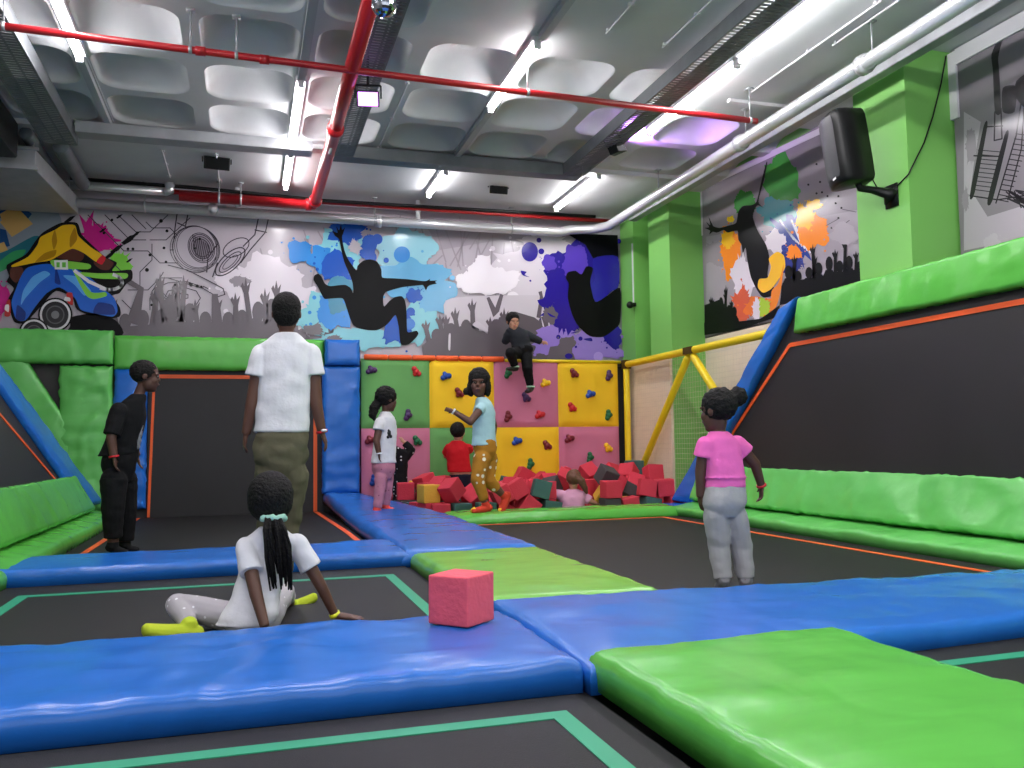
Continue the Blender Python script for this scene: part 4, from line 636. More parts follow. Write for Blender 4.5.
M.line(C, .9, [(105, 215), (130, 240), (146, 240)], [(118, 215), (136, 232), (150, 232), (168, 215)], [(146, 222), (152, 228), (170, 228), (182, 240)], [(88, 215), (124, 251), (148, 251), (160, 263), (178, 263)], [(150, 240), (166, 240), (190, 218)], [(140, 300), (140, 272), (152, 260), (152, 244)],
       [(128, 290), (148, 290), (160, 278), (182, 278)], [(150, 310), (150, 298), (162, 286)], [(122, 300), (140, 318), (140, 330)], [(132, 215), (146, 229)], [(160, 290), (178, 308)], [(112, 262), (128, 278)], [(170, 250), (186, 250)])
M.dots(K, [(x, y, r) for x, y, r in ((161, 221, 2), (167, 231, 1.6), (104, 233, 1.5), (147, 270, 2), (140, 288, 1.6), (178, 293, 1.8), (191, 285, 1.8), (197, 286, 1.6), (128, 249, 1.5), (133, 249, 1.5), (150, 255, 1.6), (164, 248, 1.5), (112, 220, 1.4), (152, 305, 1.5), (154, 318, 1.6), (166, 262, 1.4))])
q = random.Random(12); M.poly(K, *[[(x, y), (x+l*.5, y-l*.42), (x+l, y-l*.55), (x+l*.6, y-l*.1), (x+l*.2, y+l*.12)] for x, y, l in ((121, 243, 17), (132, 236, 9), (110, 252, 14), (99, 232, 8), (116, 218, 7), (64, 222, 12), (126, 262, 7), (104, 258, 12))])
W_ = (226, 216, 226)
M.splat(W_, 262, 288, 40, 26, 21, .2); M.splat(W_, 285, 305, 34, 22, 22, .2); M.splat(W_, 232, 284, 18, 10, 23, .2); M.splat((150, 140, 150), 240, 281, 9, 5, 24, .3, drops=2)
# drawn headphones
M.view(140, 195, 4.267)
D = (58, 50, 60)
M.ell((176, 166, 178), 240, 225, 98, 92, .5); M.ell((150, 140, 152), 262, 225, 52, 62, -.5); M.ell((120, 110, 122), 262, 228, 36, 46, -.5)
for r, rr, dx in ((1, .5, 0), (.95, .7, 3), (1.05, .3, -3), (.90, .9, 5), (1.0, 1.2, -4)): M.ring(D, 2.6, 238+dx, 228-dx, 102*r, 92*r, rr)
for r in (1, .9, .75, .6): M.ring(D, 3.5, 262, 226, 54*r, 66*r, -.5)
M.line(D, 4, *[[(225+i*9, 170+i*6), (240+i*9, 280-abs(i-3)*6)] for i in range(8)])
M.ell((176, 166, 178), 390, 270, 78, 36, -.75); M.ring(D, 5, 385, 285, 80, 34, -.75); M.ring(D, 4, 385, 287, 60, 22, -.75); M.ring(D, 3, 385, 287, 42, 13, -.75); M.ring(D, 4, 410, 225, 60, 34, -.5)
M.line(D, 5, [(160, 70), (150, 140), (145, 190)], [(205, 80), (195, 130)], [(285, 330), (290, 270), (330, 210)], [(310, 350), (330, 290)], [(548, 100), (535, 160), (470, 235), (430, 290)], [(505, 100), (490, 170), (440, 220)], [(490, 150), (540, 160)], [(160, 120), (195, 135)])
M.line(D, 4, [(100, 330), (60, 400), (50, 415)], [(120, 300), (200, 320), (290, 365), (355, 400), (362, 425), (330, 435), (270, 400), (120, 355)], [(60, 440), (75, 395), (120, 375), (200, 370), (270, 395)], [(270, 390), (290, 400)], [(150, 560), (215, 510), (258, 440), (240, 410), (190, 395), (120, 410), (105, 440), (150, 455), (205, 440), (205, 425), (150, 420), (115, 440), (110, 480), (150, 540)])
M.dots(K, [(255, 188, 6), (235, 228, 5), (213, 378, 6), (245, 390, 6), (262, 392, 5), (150, 384, 6)])
# grey cheering crowd along the bottom
M.view()
G = (98, 88, 96)
M.crowd(G, 118, 300, 352, 48, 82, 41, 11); M.poly(G, [(110, 352), (110, 328), (180, 322), (240, 322), (300, 330), (330, 352)])
M.poly(G, [(180, 345), (158, 300), (154, 288), (158, 286), (164, 300), (172, 296), (176, 330)], [(211, 340), (212, 294), (218, 294), (218, 330)], [(245, 330), (262, 304), (268, 308), (254, 335)], [(126, 322), (138, 290), (124, 282), (128, 278), (144, 288), (140, 326)])
M.crowd((118, 108, 116), 300, 346, 356, 26, 46, 43, 4)
# break dancer without a face, yellow hoodie and blue jeans
M.view(0, 195, 4.267)
M.spoly(K, [(300, 560), (310, 520), (420, 505), (500, 540), (520, 600), (300, 590)], [(40, 345), (30, 300), (110, 255), (150, 200), (185, 160), (260, 120), (330, 120), (350, 170), (400, 220), (450, 265), (500, 290), (480, 325), (560, 320), (565, 360), (540, 380), (510, 420), (480, 430), (512, 480), (510, 520), (430, 530), (330, 490), (310, 440), (240, 410), (180, 470), (110, 545), (60, 540), (35, 450), (60, 400), (30, 370)])
M.spoly((86, 44, 34), [(45, 350), (50, 310), (95, 310), (100, 340), (70, 375)], [(400, 290), (430, 262), (485, 290), (465, 320), (430, 318)], [(240, 265), (320, 225), (360, 255), (340, 285)])
M.spoly((232, 182, 22), [(52, 300), (120, 265), (160, 215), (175, 180), (235, 150), (270, 130), (320, 130), (335, 175), (390, 225), (438, 258), (415, 288), (360, 250), (310, 230), (260, 255), (215, 280), (150, 290), (60, 308)])
M.spoly((176, 128, 14), [(150, 290), (190, 250), (240, 235), (230, 265)], [(235, 150), (245, 200), (230, 235), (222, 190)], [(320, 140), (330, 190), (300, 225), (300, 180)])
M.spoly((200, 30, 46), [(412, 285), (436, 258), (452, 270), (436, 298)])
M.spoly((30, 96, 200), [(120, 310), (200, 295), (310, 310), (380, 350), (440, 400), (488, 440), (502, 495), (480, 520), (400, 505), (345, 490), (320, 440), (255, 395), (200, 420), (150, 480), (110, 535), (70, 530), (50, 460), (70, 400), (90, 350)])
M.spoly((92, 168, 236), [(140, 350), (190, 325), (215, 340), (170, 375), (110, 440), (90, 470), (100, 410)], [(270, 345), (330, 350), (390, 410), (360, 430), (320, 385)]); M.spoly((16, 50, 130), [(240, 310), (260, 380), (235, 375)], [(400, 505), (420, 460), (480, 470), (490, 510)], [(70, 530), (75, 470), (110, 500), (105, 535)])
M.spoly((130, 204, 70), [(215, 285), (240, 278), (380, 295), (375, 318), (240, 312)], [(330, 330), (420, 335), (540, 335), (535, 358), (430, 358), (350, 345)], [(310, 320), (330, 335), (390, 415), (450, 415), (455, 432), (400, 445), (365, 425)])
M.ring((225, 222, 226), 14, 460, 370, 62, 34, .1, -1.2, 2.0); M.line((225, 222, 226), 14, [(320, 325), (380, 370), (450, 402)])
M.poly((220, 225, 220), [(232, 280), (290, 278), (292, 320), (235, 318)]); M.poly((100, 180, 70), [(242, 288), (256, 288), (256, 310), (242, 310)], [(266, 288), (282, 288), (282, 310), (266, 310)])
M.spoly((190, 50, 50), [(285, 420), (310, 420), (312, 470), (290, 460)], [(30, 455), (45, 450), (45, 515), (20, 515)]); M.spoly((225, 220, 220), [(280, 435), (300, 440), (300, 455), (275, 450)], [(25, 470), (40, 470), (38, 500), (22, 490)])
for x, y, r in ((237, 512, 66), (146, 590, 58)):
    M.ell(K, x, y, r+7); M.ell((220, 216, 220), x, y, r); M.ell((42, 40, 44), x, y, r*.86); M.ell((92, 90, 94), x, y, r*.6); M.ell((50, 48, 52), x, y, r*.52); M.ell((126, 124, 128), x, y, r*.26)
# blue splash with the leaping figure
M.view(280, 210, 5.689)
LB, MBL, DB, CY = (104, 176, 218), (52, 138, 216), (24, 84, 184), (132, 200, 212)
M.splat(CY, 330, 240, 130, 130, 51, .15); M.splat((150, 206, 222), 720, 230, 160, 130, 52, .12); M.splat(CY, 220, 600, 90, 110, 53, .25); M.splat(CY, 480, 730, 250, 60, 54, .3); M.splat(CY, 800, 640, 110, 130, 55, .2)
M.splat(MBL, 108, 240, 72, 68, 56, .1); M.splat(MBL, 235, 275, 75, 72, 57, .12); M.splat(DB, 330, 330, 95, 90, 58, .15); M.splat(DB, 380, 130, 100, 62, 59, .2); M.splat(DB, 505, 220, 55, 90, 60, .15)
M.splat(LB, 750, 400, 190, 110, 61, .1); M.splat(LB, 880, 490, 110, 105, 62, .12); M.ell(DB, 552, 168, 30); M.ell(MBL, 692, 255, 46); M.ell(DB, 603, 288, 15); M.ell(LB, 978, 388, 15)
M.splat(MBL, 310, 570, 115, 110, 63, .15); M.splat(DB, 660, 660, 75, 100, 64, .25); M.splat(DB, 760, 490, 45, 42, 65, .15); M.ell(DB, 742, 580, 24); M.ell((60, 120, 196), 735, 650, 32); M.splat((70, 140, 170), 340, 440, 70, 60, 66, .1); M.splat((70, 140, 170), 320, 540, 50, 55, 67, .1)
M.splat((196, 188, 196), 425, 215, 30, 32, 68, .5, drops=2); M.splat((120, 112, 118), 190, 680, 55, 30, 69, .5, drops=3); M.splat((120, 112, 118), 310, 735, 40, 18, 70, .4)
M.spoly(K, [(335,170),(312,150),(298,122),(326,132),(318,94),(335,118),(345,86),(353,115),(368,102),(360,132),(352,160),(365,230),(385,280),(420,330),(435,345),(440,320),(470,292),(510,283),(550,295),(575,340),(580,385),(640,390),(720,395),(800,405),(830,405),(852,394),(851,404),(890,403),(880,411),(889,420),(868,425),(850,430),(837,440),(828,458),(812,430),(790,430),(700,440),(640,455),(600,470),(585,500),(590,550),(620,520),(650,498),(690,492),(710,520),(718,580),(722,690),(745,695),(775,688),(785,705),(770,730),(730,765),(690,768),(680,740),(672,660),(655,600),(620,640),(590,665),(550,685),(500,685),(450,675),(415,655),(395,610),(375,550),(355,505),(300,505),(255,508),(240,490),(215,440),(190,400),(195,375),(215,365),(235,380),(255,420),(285,435),(330,430),(370,428),(400,445),(415,475),(412,420),(395,370),(365,300),(350,240)])
# white splash, crowd and purple splash
M.view(440, 220, 5.12)
W2 = (214, 204, 214)
M.splat(W2, 450, 260, 150, 130, 71, .3); M.splat(W2, 540, 130, 120, 60, 72, .4); M.splat((238, 230, 238), 215, 260, 60, 70, 73, .15); M.splat((238, 230, 238), 310, 310, 80, 72, 74, .15); M.splat((238, 230, 238), 125, 315, 50, 48, 75, .12); M.splat((238, 230, 238), 230, 350, 110, 34, 76, .2); M.ell((238, 230, 238), 370, 400, 32); M.ell((238, 230, 238), 418, 415, 26)
M.spoly((206, 196, 206), [(20, 480), (60, 400), (560, 390), (600, 480), (540, 560), (300, 560), (60, 560)])
M.crowd(G, -60, 560, 720, 190, 330, 77, 8); M.poly(G, [(-90, 725), (-90, 640), (0, 575), (120, 540), (260, 590), (300, 500), (380, 470), (480, 500), (560, 560), (560, 725)], [(270, 500), (235, 400), (250, 395), (280, 450), (305, 380), (322, 385), (300, 470)], [(490, 500), (508, 395), (500, 370), (518, 365), (525, 400), (512, 505)])
M.spoly(W2, [(165, 540), (190, 520), (240, 560), (235, 575)], [(40, 660), (42, 590), (52, 585), (50, 665)], [(515, 500), (530, 545), (522, 545)])
NV, PU, LV = (38, 22, 140), (86, 60, 180), (150, 122, 206)
M.splat(LV, 600, 620, 110, 90, 81, .2); M.splat(LV, 780, 650, 140, 80, 82, .15); M.splat(NV, 700, 330, 160, 230, 83, .18); M.splat(NV, 640, 440, 110, 120, 84, .3); M.splat(PU, 690, 220, 70, 80, 85, .1); M.ell(NV, 456, 165, 42, 50); M.ell(NV, 515, 163, 15); M.splat(PU, 555, 222, 34, 42, 86, .1); M.splat(NV, 880, 590, 50, 60, 87, .3)
M.poly((14, 12, 22), [(640, 70), (905, 80), (915, 330), (800, 330), (780, 200), (740, 130)])
M.spoly((40, 30, 150), [(780, 200), (905, 190), (910, 340), (870, 370), (780, 450), (765, 350), (790, 300)])
M.spoly(K, [(650, 270), (690, 262), (720, 280), (745, 240), (780, 250), (765, 320), (790, 420), (850, 390), (918, 350), (918, 520), (890, 560), (830, 600), (760, 595), (700, 540), (670, 480), (650, 400), (655, 330), (640, 300)])
M.splat((104, 94, 104), 640, 640, 40, 44, 88, .3); M.poly((104, 94, 104), [(540, 725), (560, 650), (640, 640), (680, 690), (690, 725)]); M.splat((104, 94, 104), 560, 490, 36, 42, 89, .2, drops=2); M.ell(NV, 655, 698, 20, 14); M.ell((176, 146, 220), 806, 700, 24)
M.spoly(NV, [(410, 262), (440, 268), (430, 282), (455, 295), (420, 285)], [(545, 475), (590, 500), (560, 495)], [(730, 610), (770, 605), (775, 622), (745, 618)], [(620, 545), (640, 570), (630, 572)], [(665, 580), (710, 570), (680, 582)])
M.done('mural', 'long printed street art mural with leaping figures on the end wall', 'mural', BG, [(-3.2, YB-.012, 2.0), (5.02, YB-.012, 1.86), (5.02, YB-.012, 4.0), (-3.2, YB-.012, 4.0)], -.0)
# ---- mural between the pilasters
XM = XR-.03
M = Mural(lambda x, y: atx(x, y, XM), (-1, 0, 0)); M.view(690, 130, 3.655)
GD = (132, 122, 132)
M.poly((162, 152, 162), [(60, 390), (630, 290), (640, 560), (60, 740)]); M.splat((150, 140, 150), 100, 450, 60, 40, 90, .3)
M.splat((64, 150, 62), 335, 185, 62, 80, 91, .15, drops=0); M.splat((64, 150, 62), 200, 270, 40, 45, 92, .2, drops=0); M.splat((70, 150, 160), 320, 300, 70, 50, 93, .2)
M.splat((44, 66, 150), 375, 390, 60, 75, 94, .6); M.splat((40, 50, 130), 365, 490, 40, 45, 95, .6); M.line((225, 225, 235), 6, *[[(330+i*14, 330+(i % 3)*20), (380+i*10, 400+i*8)] for i in range(0, 7)])
OR, YO = (242, 136, 34), (248, 190, 34)
M.splat(OR, 455, 375, 52, 66, 96, .15); M.splat(YO, 420, 320, 34, 40, 97, .3); M.splat(YO, 455, 275, 30, 18, 98, .2); M.splat(OR, 150, 440, 36, 80, 99, .2); M.splat(YO, 140, 400, 24, 30, 100, .5); M.splat(OR, 145, 500, 20, 50, 101, .3); M.splat((236, 200, 30), 150, 326, 14, 12, 102, .2)
M.splat((232, 222, 232), 195, 540, 34, 90, 103, .35); M.splat((232, 222, 232), 310, 410, 36, 40, 104, .15); M.splat((220, 96, 60), 190, 640, 34, 60, 105, .4); M.splat((240, 120, 40), 265, 650, 60, 36, 106, .3); M.splat((170, 206, 50), 268, 650, 24, 34, 107, .4); M.splat((232, 222, 232), 245, 660, 12, 40, 108, .5)
M.spoly(K, [(170,340),(178,300),(195,278),(225,275),(245,262),(262,190),(280,120),(284,122),(272,185),(252,262),(272,285),(250,275),(238,290),(232,320),(250,370),(280,420),(292,470),(285,530),(300,560),(310,580),(305,605),(270,612),(250,590),(225,540),(212,480),(205,430),(195,450),(190,420),(178,400),(175,368),(140,375),(125,366),(100,375),(85,372),(72,382),(75,368),(55,358),(72,355),(60,335),(76,348),(70,318),(82,342),(88,352),(110,358),(140,350)])
M.spoly(YO, [(290, 470), (320, 445), (345, 460), (350, 500), (330, 540), (300, 580), (270, 595), (250, 575), (255, 545), (285, 540), (298, 500)]); M.splat(OR, 380, 450, 24, 26, 109, .3); M.spoly(OR, [(300, 590), (325, 560), (345, 490), (335, 580), (320, 640), (300, 660)])
M.crowd(K, 340, 640, 620, 130, 250, 110, 8, lift=-.18); M.crowd(K, 55, 180, 745, 110, 210, 111, 5, lift=-.15); M.poly(K, [(330, 640), (340, 560), (420, 545), (500, 540), (640, 500), (640, 580)], [(55, 750), (55, 640), (110, 620), (180, 690), (180, 730)], [(180, 730), (180, 700), (260, 690), (330, 640), (330, 680)])
M.dots(K, [(465, 125, 4), (478, 190, 4), (485, 228, 4), (505, 242, 4), (545, 242, 4), (535, 268, 4), (556, 285, 4), (545, 322, 4), (520, 358, 4), (465, 232, 4), (435, 200, 4)]); M.line((96, 88, 98), 2.5, [(545, 325), (500, 350)], [(560, 290), (610, 300)], [(585, 330), (560, 350)])
M.splat((172, 162, 172), 570, 380, 50, 34, 112, .3)
WP = [atx(x, y, XM+.001) for x, y in ((703, 197), (862, 117), (862, 110), (703, 189))]
M.poly((216, 210, 216), [(22, 230), (640, -60), (640, -85), (22, 208)], [(22, 225), (46, 215), (50, 385), (28, 392)])
M.done('mural', 'printed street art mural with orange splashes between the two green pilasters', 'mural', mat('mural_dark_print', (150, 140, 150), .2, vary=.1, vscale=1.5), [(XM, 9.7, 2.10), (XM, 9.7, 4.0), (XM, 6.2, 4.0), (XM, 6.2, 2.10)], 0.02)
# ---- mural with the drawn headset at the right edge
M = Mural(lambda x, y: atx(x, y, XM), (-1, 0, 0)); M.view(920, 0, 2.953)
M.poly((168, 160, 168), [(130, 330), (180, 360), (160, 480), (150, 560), (200, 640), (330, 600), (330, 700), (130, 740)]); M.splat((140, 132, 140), 150, 430, 16, 50, 121, .4); M.splat((140, 132, 140), 135, 590, 9, 30, 122, .5); M.splat((176, 168, 176), 215, 715, 22, 22, 123, .5)
M.poly((128, 120, 128), [(150, 575), (190, 375), (245, 300), (300, 225), (330, 230), (330, 590), (230, 615)])
DK = (40, 36, 42)
M.spoly(DK, [(148, 575), (188, 375), (200, 372), (162, 570)], [(200, 590), (250, 400), (262, 400), (215, 592)], [(212, 160), (240, 100), (280, 68), (275, 80), (245, 120), (232, 170), (235, 215), (240, 330), (222, 330), (216, 210)], [(285, 240), (330, 215), (330, 330), (285, 290)], [(245, 260), (285, 256), (280, 330), (245, 330)])
M.line(DK, 4, [(148, 578), (230, 590), (330, 575)], [(222, 330), (220, 415), (243, 410), (240, 320)], [(160, 460), (240, 462)], [(225, 600), (285, 400), (300, 300)], [(260, 590), (300, 440), (310, 300)], [(190, 375), (245, 372)])
M.line(DK, 2.5, *[[(162+i*1.2, 560-i*13), (208+i*3.6, 566-i*13)] for i in range(10)]); M.line(DK, 3, *[[(232+i*4, 590-i*15), (262+i*5, 596-i*15)] for i in range(14)])
q = random.Random(5); M.line(DK, 4, *[[(255+q.uniform(0, 40), 560+q.uniform(0, 30)), (300+q.uniform(0, 40), 570+q.uniform(0, 50))] for _ in range(16)])
M.done('mural', 'grey printed mural with a drawn headset at the right edge of the picture', 'mural', mat('mural_mid_print', (130, 123, 130), .2, vary=.1, vscale=1.5), [(XM, 5.56, 2.15), (XM, 5.56, 4.0), (XM, 2.0, 4.0), (XM, 2.0, 2.15)], 0.02)
b = MB(); b.box((XM-.02, 5.50, 3.42), (XM+.03, 5.585, 3.98)); b.box((XM-.02, 2.0, 3.86), (XM+.03, 5.5, 3.99)); struct(b.build('trim_9', WHITE))
# ------------------------------------------------------------------ people
def fuse(mb, voxel, it=4, wr=0, fr=14, seed=0):
    """one continuous skin out of overlapping lofts"""
    me = bpy.data.meshes.new('tmp'); me.from_pydata(mb.v, [], mb.f); me.validate()
    bm = bmesh.new(); bm.from_mesh(me); bmesh.ops.recalc_face_normals(bm, faces=bm.faces); bm.to_mesh(me); bm.free()
    o = bpy.data.objects.new('tmp', me); COL.objects.link(o)
    r = o.modifiers.new('r', 'REMESH'); r.mode = 'VOXEL'; r.voxel_size = voxel
    s = o.modifiers.new('s', 'SMOOTH'); s.iterations = it; s.factor = .5
    dg = bpy.context.evaluated_depsgraph_get(); ev = o.evaluated_get(dg); out = bpy.data.meshes.new_from_object(ev)
    bpy.data.objects.remove(o); bpy.data.meshes.remove(me)
    if wr:
        ns = [v.normal.copy() for v in out.vertices]
        for v, n in zip(out.vertices, ns):
            p = v.co; w = noise.noise(V((p.x*fr, p.y*fr, p.z*fr*1.7+seed))) + .6*noise.noise(V((p.x*fr*.7+p.z*fr*1.5, p.y*fr, p.z*fr*.6-p.x*fr+seed)))
            v.co = p + n*w*wr
    return out
def skinmat(c): return mat('skin_%d_%d_%d' % c, c, .5, spec=.4, vary=.08, vscale=14)
def cloth(n, c, rough=.85): return mat('cloth_'+n, c, rough, spec=.2, bump=.18, bscale=26, vary=.06, vscale=9)
def dotted(name, c, d, scale, th):
    if name in MATS: return MATS[name]
    m = mat(name, c, .85, spec=.2); n = m.node_tree; b = n.nodes['Principled BSDF']
    tc = n.nodes.new('ShaderNodeTexCoord'); vo = n.nodes.new('ShaderNodeTexVoronoi'); vo.inputs['Scale'].default_value = scale; vo.inputs['Randomness'].default_value = .5
    lt = n.nodes.new('ShaderNodeMath'); lt.operation = 'LESS_THAN'; lt.inputs[1].default_value = th
    mx = n.nodes.new('ShaderNodeMixRGB'); mx.inputs['Color1'].default_value = srgb(c); mx.inputs['Color2'].default_value = srgb(d)
    n.links.new(tc.outputs['Object'], vo.inputs['Vector']); n.links.new(vo.outputs['Distance'], lt.inputs[0]); n.links.new(lt.outputs[0], mx.inputs['Fac']); n.links.new(mx.outputs['Color'], b.inputs['Base Color'])
    return m
HAIR = mat('hair_black', (17, 14, 14), .7, spec=.25, bump=.6, bscale=90); HAIRB = mat('hair_brown', (104, 68, 52), .55, spec=.35, bump=.4, bscale=70, stretch=(1, 1, .25))
EYEW = mat('eye_white', (190, 184, 178), .3); IRIS = mat('eye_iris', (22, 14, 12), .2); LIP = None
def sample(P, Rr, n=9):
    out = []
    for i in range(len(P)-1):
        for k in range(n): t = k/n; out.append((P[i].lerp(P[i+1], t), Rr[i]*(1-t)+Rr[i+1]*t))
    out.append((P[-1], Rr[-1])); return out
def tubes(b, s, ease=0, lo=0, hi=1, flare=0, n=14):
    m = len(s); i0, i1 = int(lo*(m-1)), max(int(lo*(m-1))+1, int(round(hi*(m-1)))); seg = s[i0:i1+1]
    ps = [p for p, r in seg]; rs = [r+ease+flare*k/max(1, len(seg)-1) for k, (p, r) in enumerate(seg)]
    b.tube(ps, rs, n); b.ball(ps[0], rs[0]*.98, nu=12, nv=8)
    return ps[-1]
def hand(b, w, tip, nrm, thumb, curl):
    d = (tip-w); L = d.length; d.normalize(); nrm = (nrm - d*nrm.dot(d)).normalized(); s = d.cross(nrm)*thumb   # s: towards the thumb
    b.tube([w-d*L*.05, w+d*L*.12, w+d*L*.32, w+d*L*.52], [(L*.15, L*.11), (L*.19, L*.11), (L*.225, L*.10), (L*.215, L*.085)], 12, ref=nrm)
    for off, ln, c in ((.165, .40, .9), (.055, .46, 1), (-.055, .43, 1.08), (-.16, .34, 1.2)):
        p = w+d*L*.50+s*L*off; a = 0; pts = [p-d*L*.06]; pts.append(p)
        for q, f in enumerate((.42, .32, .26)):
            a += curl*c*(.5, 1, .8)[q]; dd = d*cos(a)+nrm*sin(a)+s*off*.35
            p = p+dd.normalized()*L*ln*f; pts.append(p)
        b.tube(pts, [L*.056, L*.056, L*.052, L*.047, L*.036], 8)
    p = w+d*L*.14+s*L*.15; d1 = (d*.62+s*.72+nrm*.25).normalized(); d2 = (d*.9+s*.35+nrm*(.2+curl*.5)).normalized()
    b.tube([p-d1*L*.08, p, p+d1*L*.17, p+d1*L*.17+d2*L*.15], [L*.075, L*.075, L*.062, L*.042], 8)
def foot(b, an, toe, r, ease=0, sh=None):
    """heel to toe along the sole; an is the ankle, toe the tip of the big toe"""
    h = an.copy(); d = toe-an; L = d.length; d.normalize(); dn = V((0,0,-1)); dn = (dn-d*dn.dot(d)); 
    if dn.length < .3: dn = V((0, 0, -1))
    dn.normalize(); k = L*.26
    p = [an-d*L*.30+dn*k*.75, an-d*L*.12+dn*k*.85, an+d*L*.25+dn*k*.65, an+d*L*.62+dn*k*.35, toe-d*L*.06, toe]
    R_ = [(L*.13, L*.13), (L*.20, L*.21), (L*.21, L*.21), (L*.235, L*.16), (L*.18, L*.11), (L*.07, L*.05)]
    b.tube(p, [(a+ease, c+ease) for a, c in R_], 12, ref=-dn); b.tube([an+(sh if sh else -dn)*L*.22, an, an+dn*k*.6], [r+ease, r*1.05+ease, r*1.15+ease], 12)
def person(label, Y, face, torso, head, arms, legs, skin, hair, shirt, pants, shoes=None, voxel=.006, extras=(), group=None, z0=None):
    fx = V((face[0], face[1], 0)).normalized(); rgt = fx.cross(V((0,0,1)))
    def P(q, e=0): return aty(q[0], q[1], Y+(q[2] if len(q) > 2 else 0))
    c0 = torso[len(torso)//2]; k = (aty(c0[0]+1, c0[1], Y)-aty(c0[0], c0[1], Y)).length
    rings = [(P(t), t[3]*k, t[4]*k) for t in torso]
    rings[0] = (rings[0][0], rings[0][1]*.66, rings[0][2]*.72)
    s_, n_ = rings[-2], rings[-1]; rings.insert(len(rings)-1, (s_[0].lerp(n_[0], .52), s_[1]*.52+n_[1]*.48, s_[2]*.5+n_[2]*.5))
    shirt = dict(shirt, lo=shirt['lo']*.83); pants = dict(pants, hi=pants['hi']*.60)
    def tor(lo, hi, ea, n=26):
        out = []; m = len(rings)-1
        for i in range(n+1):
            u = (lo+(hi-lo)*i/n)*m; j = min(int(u), m-1); t = u-j
            g = lambda f: (lambda a, b_, c, d_: .5*((2*b_)+(c-a)*t+(2*a-5*b_+4*c-d_)*t*t+(3*b_-a-3*c+d_)*t**3))(f(rings[max(j-1, 0)]), f(rings[j]), f(rings[j+1]), f(rings[min(j+2, m)]))
            out.append((V((g(lambda r: r[0].x), g(lambda r: r[0].y), g(lambda r: r[0].z))), g(lambda r: r[1])+ea, g(lambda r: r[2])+ea))
        return out
    def loft(b, L, n=24):
        vs = []
        for c, a, d in L:
            for q in range(n):
                th = 2*pi*q/n; cx, sy = cos(th), sin(th); e = .86
                vs.append(c + rgt*a*math.copysign(abs(cx)**e, cx) + fx*d*math.copysign(abs(sy)**e, sy))
        m = len(L); b.add(vs, [(i*n+q, i*n+(q+1)%n, (i+1)*n+(q+1)%n, (i+1)*n+q) for i in range(m-1) for q in range(n)] + [tuple(range(n))[::-1], tuple(range((m-1)*n, m*n))])
    # --- body
    b = MB(); loft(b, tor(0, 1, 0))
    A = []
    for a in arms:
        pts = [P(q) for q in a['p']]; pts[0].z -= a['r'][0]*k*.28; s = sample(pts[:3], [r*k for r in a['r']]); A.append((a, pts, s)); tubes(b, s)
        b.ball(pts[1], a['r'][1]*k*1.0); nr = V(a.get('n', (0, 0, -1))); hand(b, pts[2], pts[3], nr, a.get('t', 1), a.get('c', .35))
    Lg = []
    for l in legs:
        pts = [P(q) for q in l['p']]; s = sample(pts[:3], [r*k for r in l['r']]); Lg.append((l, pts, s)); tubes(b, s, ease=-.0)
        b.ball(pts[1], l['r'][1]*k); foot(b, pts[2], pts[3], l['r'][2]*k*.9, sh=(pts[1]-pts[2]).normalized())
    hx, hy, hd, H, hf = head; H *= k; hc = aty(hx, hy, Y+hd); f = V(hf).normalized(); hr = f.cross(V((0,0,1))).normalized(); hu = hr.cross(f)
    HM_ = Matrix((hr, f, hu)).transposed()
    def hp(x, y, z): return hc+HM_@(V((x, y, z))*H)
    def hb(b, x, y, z, rx, ry, rz, **kw): b.ball(hp(x, y, z), rx*H, ry*H, rz*H, mtx=HM_, **kw)
    nb = rings[-1][0]; b.tube([nb-V((0,0,1))*rings[-1][1]*.8, nb, hp(0, -.1, -.3), hp(0, -.05, 0)], [rings[-1][1]*1.15, rings[-1][1]*.95, min(rings[-1][1]*.88, H*.25), H*.2], 14)
    for q in ((0, -.06, .12, .335, .42, .38), (0, .10, -.20, .25, .27, .29), (0, .22, -.40, .12, .11, .09), (0, .375, -.09, .055, .06, .05), (0, .345, -.02, .035, .05, .09), (0, .345, -.235, .10, .05, .04), (0, .32, .09, .22, .06, .05),
              (.14, .22, -.12, .12, .12, .13), (-.14, .22, -.12, .12, .12, .13), (.335, -.05, -.03, .035, .08, .11), (-.335, -.05, -.03, .035, .08, .11)): hb(b, *q, nu=18, nv=12)
    me = fuse(b, voxel, 3)
    zmin = min(v.co.z for v in me.vertices); org = V((rings[0][0].x, rings[0][0].y, zmin))
    me.transform(Matrix.Translation(-org)); me.materials.append(skinmat(skin)); me.name = 'person'
    for p in me.polygons: p.use_smooth = True
    o = bpy.data.objects.new('person', me); COL.objects.link(o); o.location = org; WORLD[o.name] = org; tag(o, label, 'person', group)
    def part(name, b, m, vox=voxel*1.25, it=3, wr=0, lab=None, **kw):
        if vox: me = fuse(b, vox, it, wr, **kw)
        else: me = bpy.data.meshes.new(name); me.from_pydata(b.v, [], b.f)
        me.transform(Matrix.Translation(-org)); me.name = name
        me.materials.clear(); me.materials.append(m)
        for p in me.polygons: p.use_smooth = True
        c = bpy.data.objects.new(name, me); COL.objects.link(c); c.parent = o; WORLD[c.name] = org
        if lab: c['label'] = lab
        return c
    def sub(name, par, b, m):
        me = bpy.data.meshes.new(name); me.from_pydata([p-org for p in b.v], [], b.f); me.materials.append(m)
        for p in me.polygons: p.use_smooth = True
        c = bpy.data.objects.new(name, me); COL.objects.link(c); c.parent = par; return c
    # --- face
    for sx in (-1, 1):
        e = MB(); hb(e, sx*.135, .335, .015, .042, .026, .017, nu=10, nv=8); eo = part('eye', e, EYEW, vox=0)
        i = MB(); hb(i, sx*.135, .352, .015, .026, .018, .023, nu=10, nv=8); sub('iris', eo, i, IRIS)
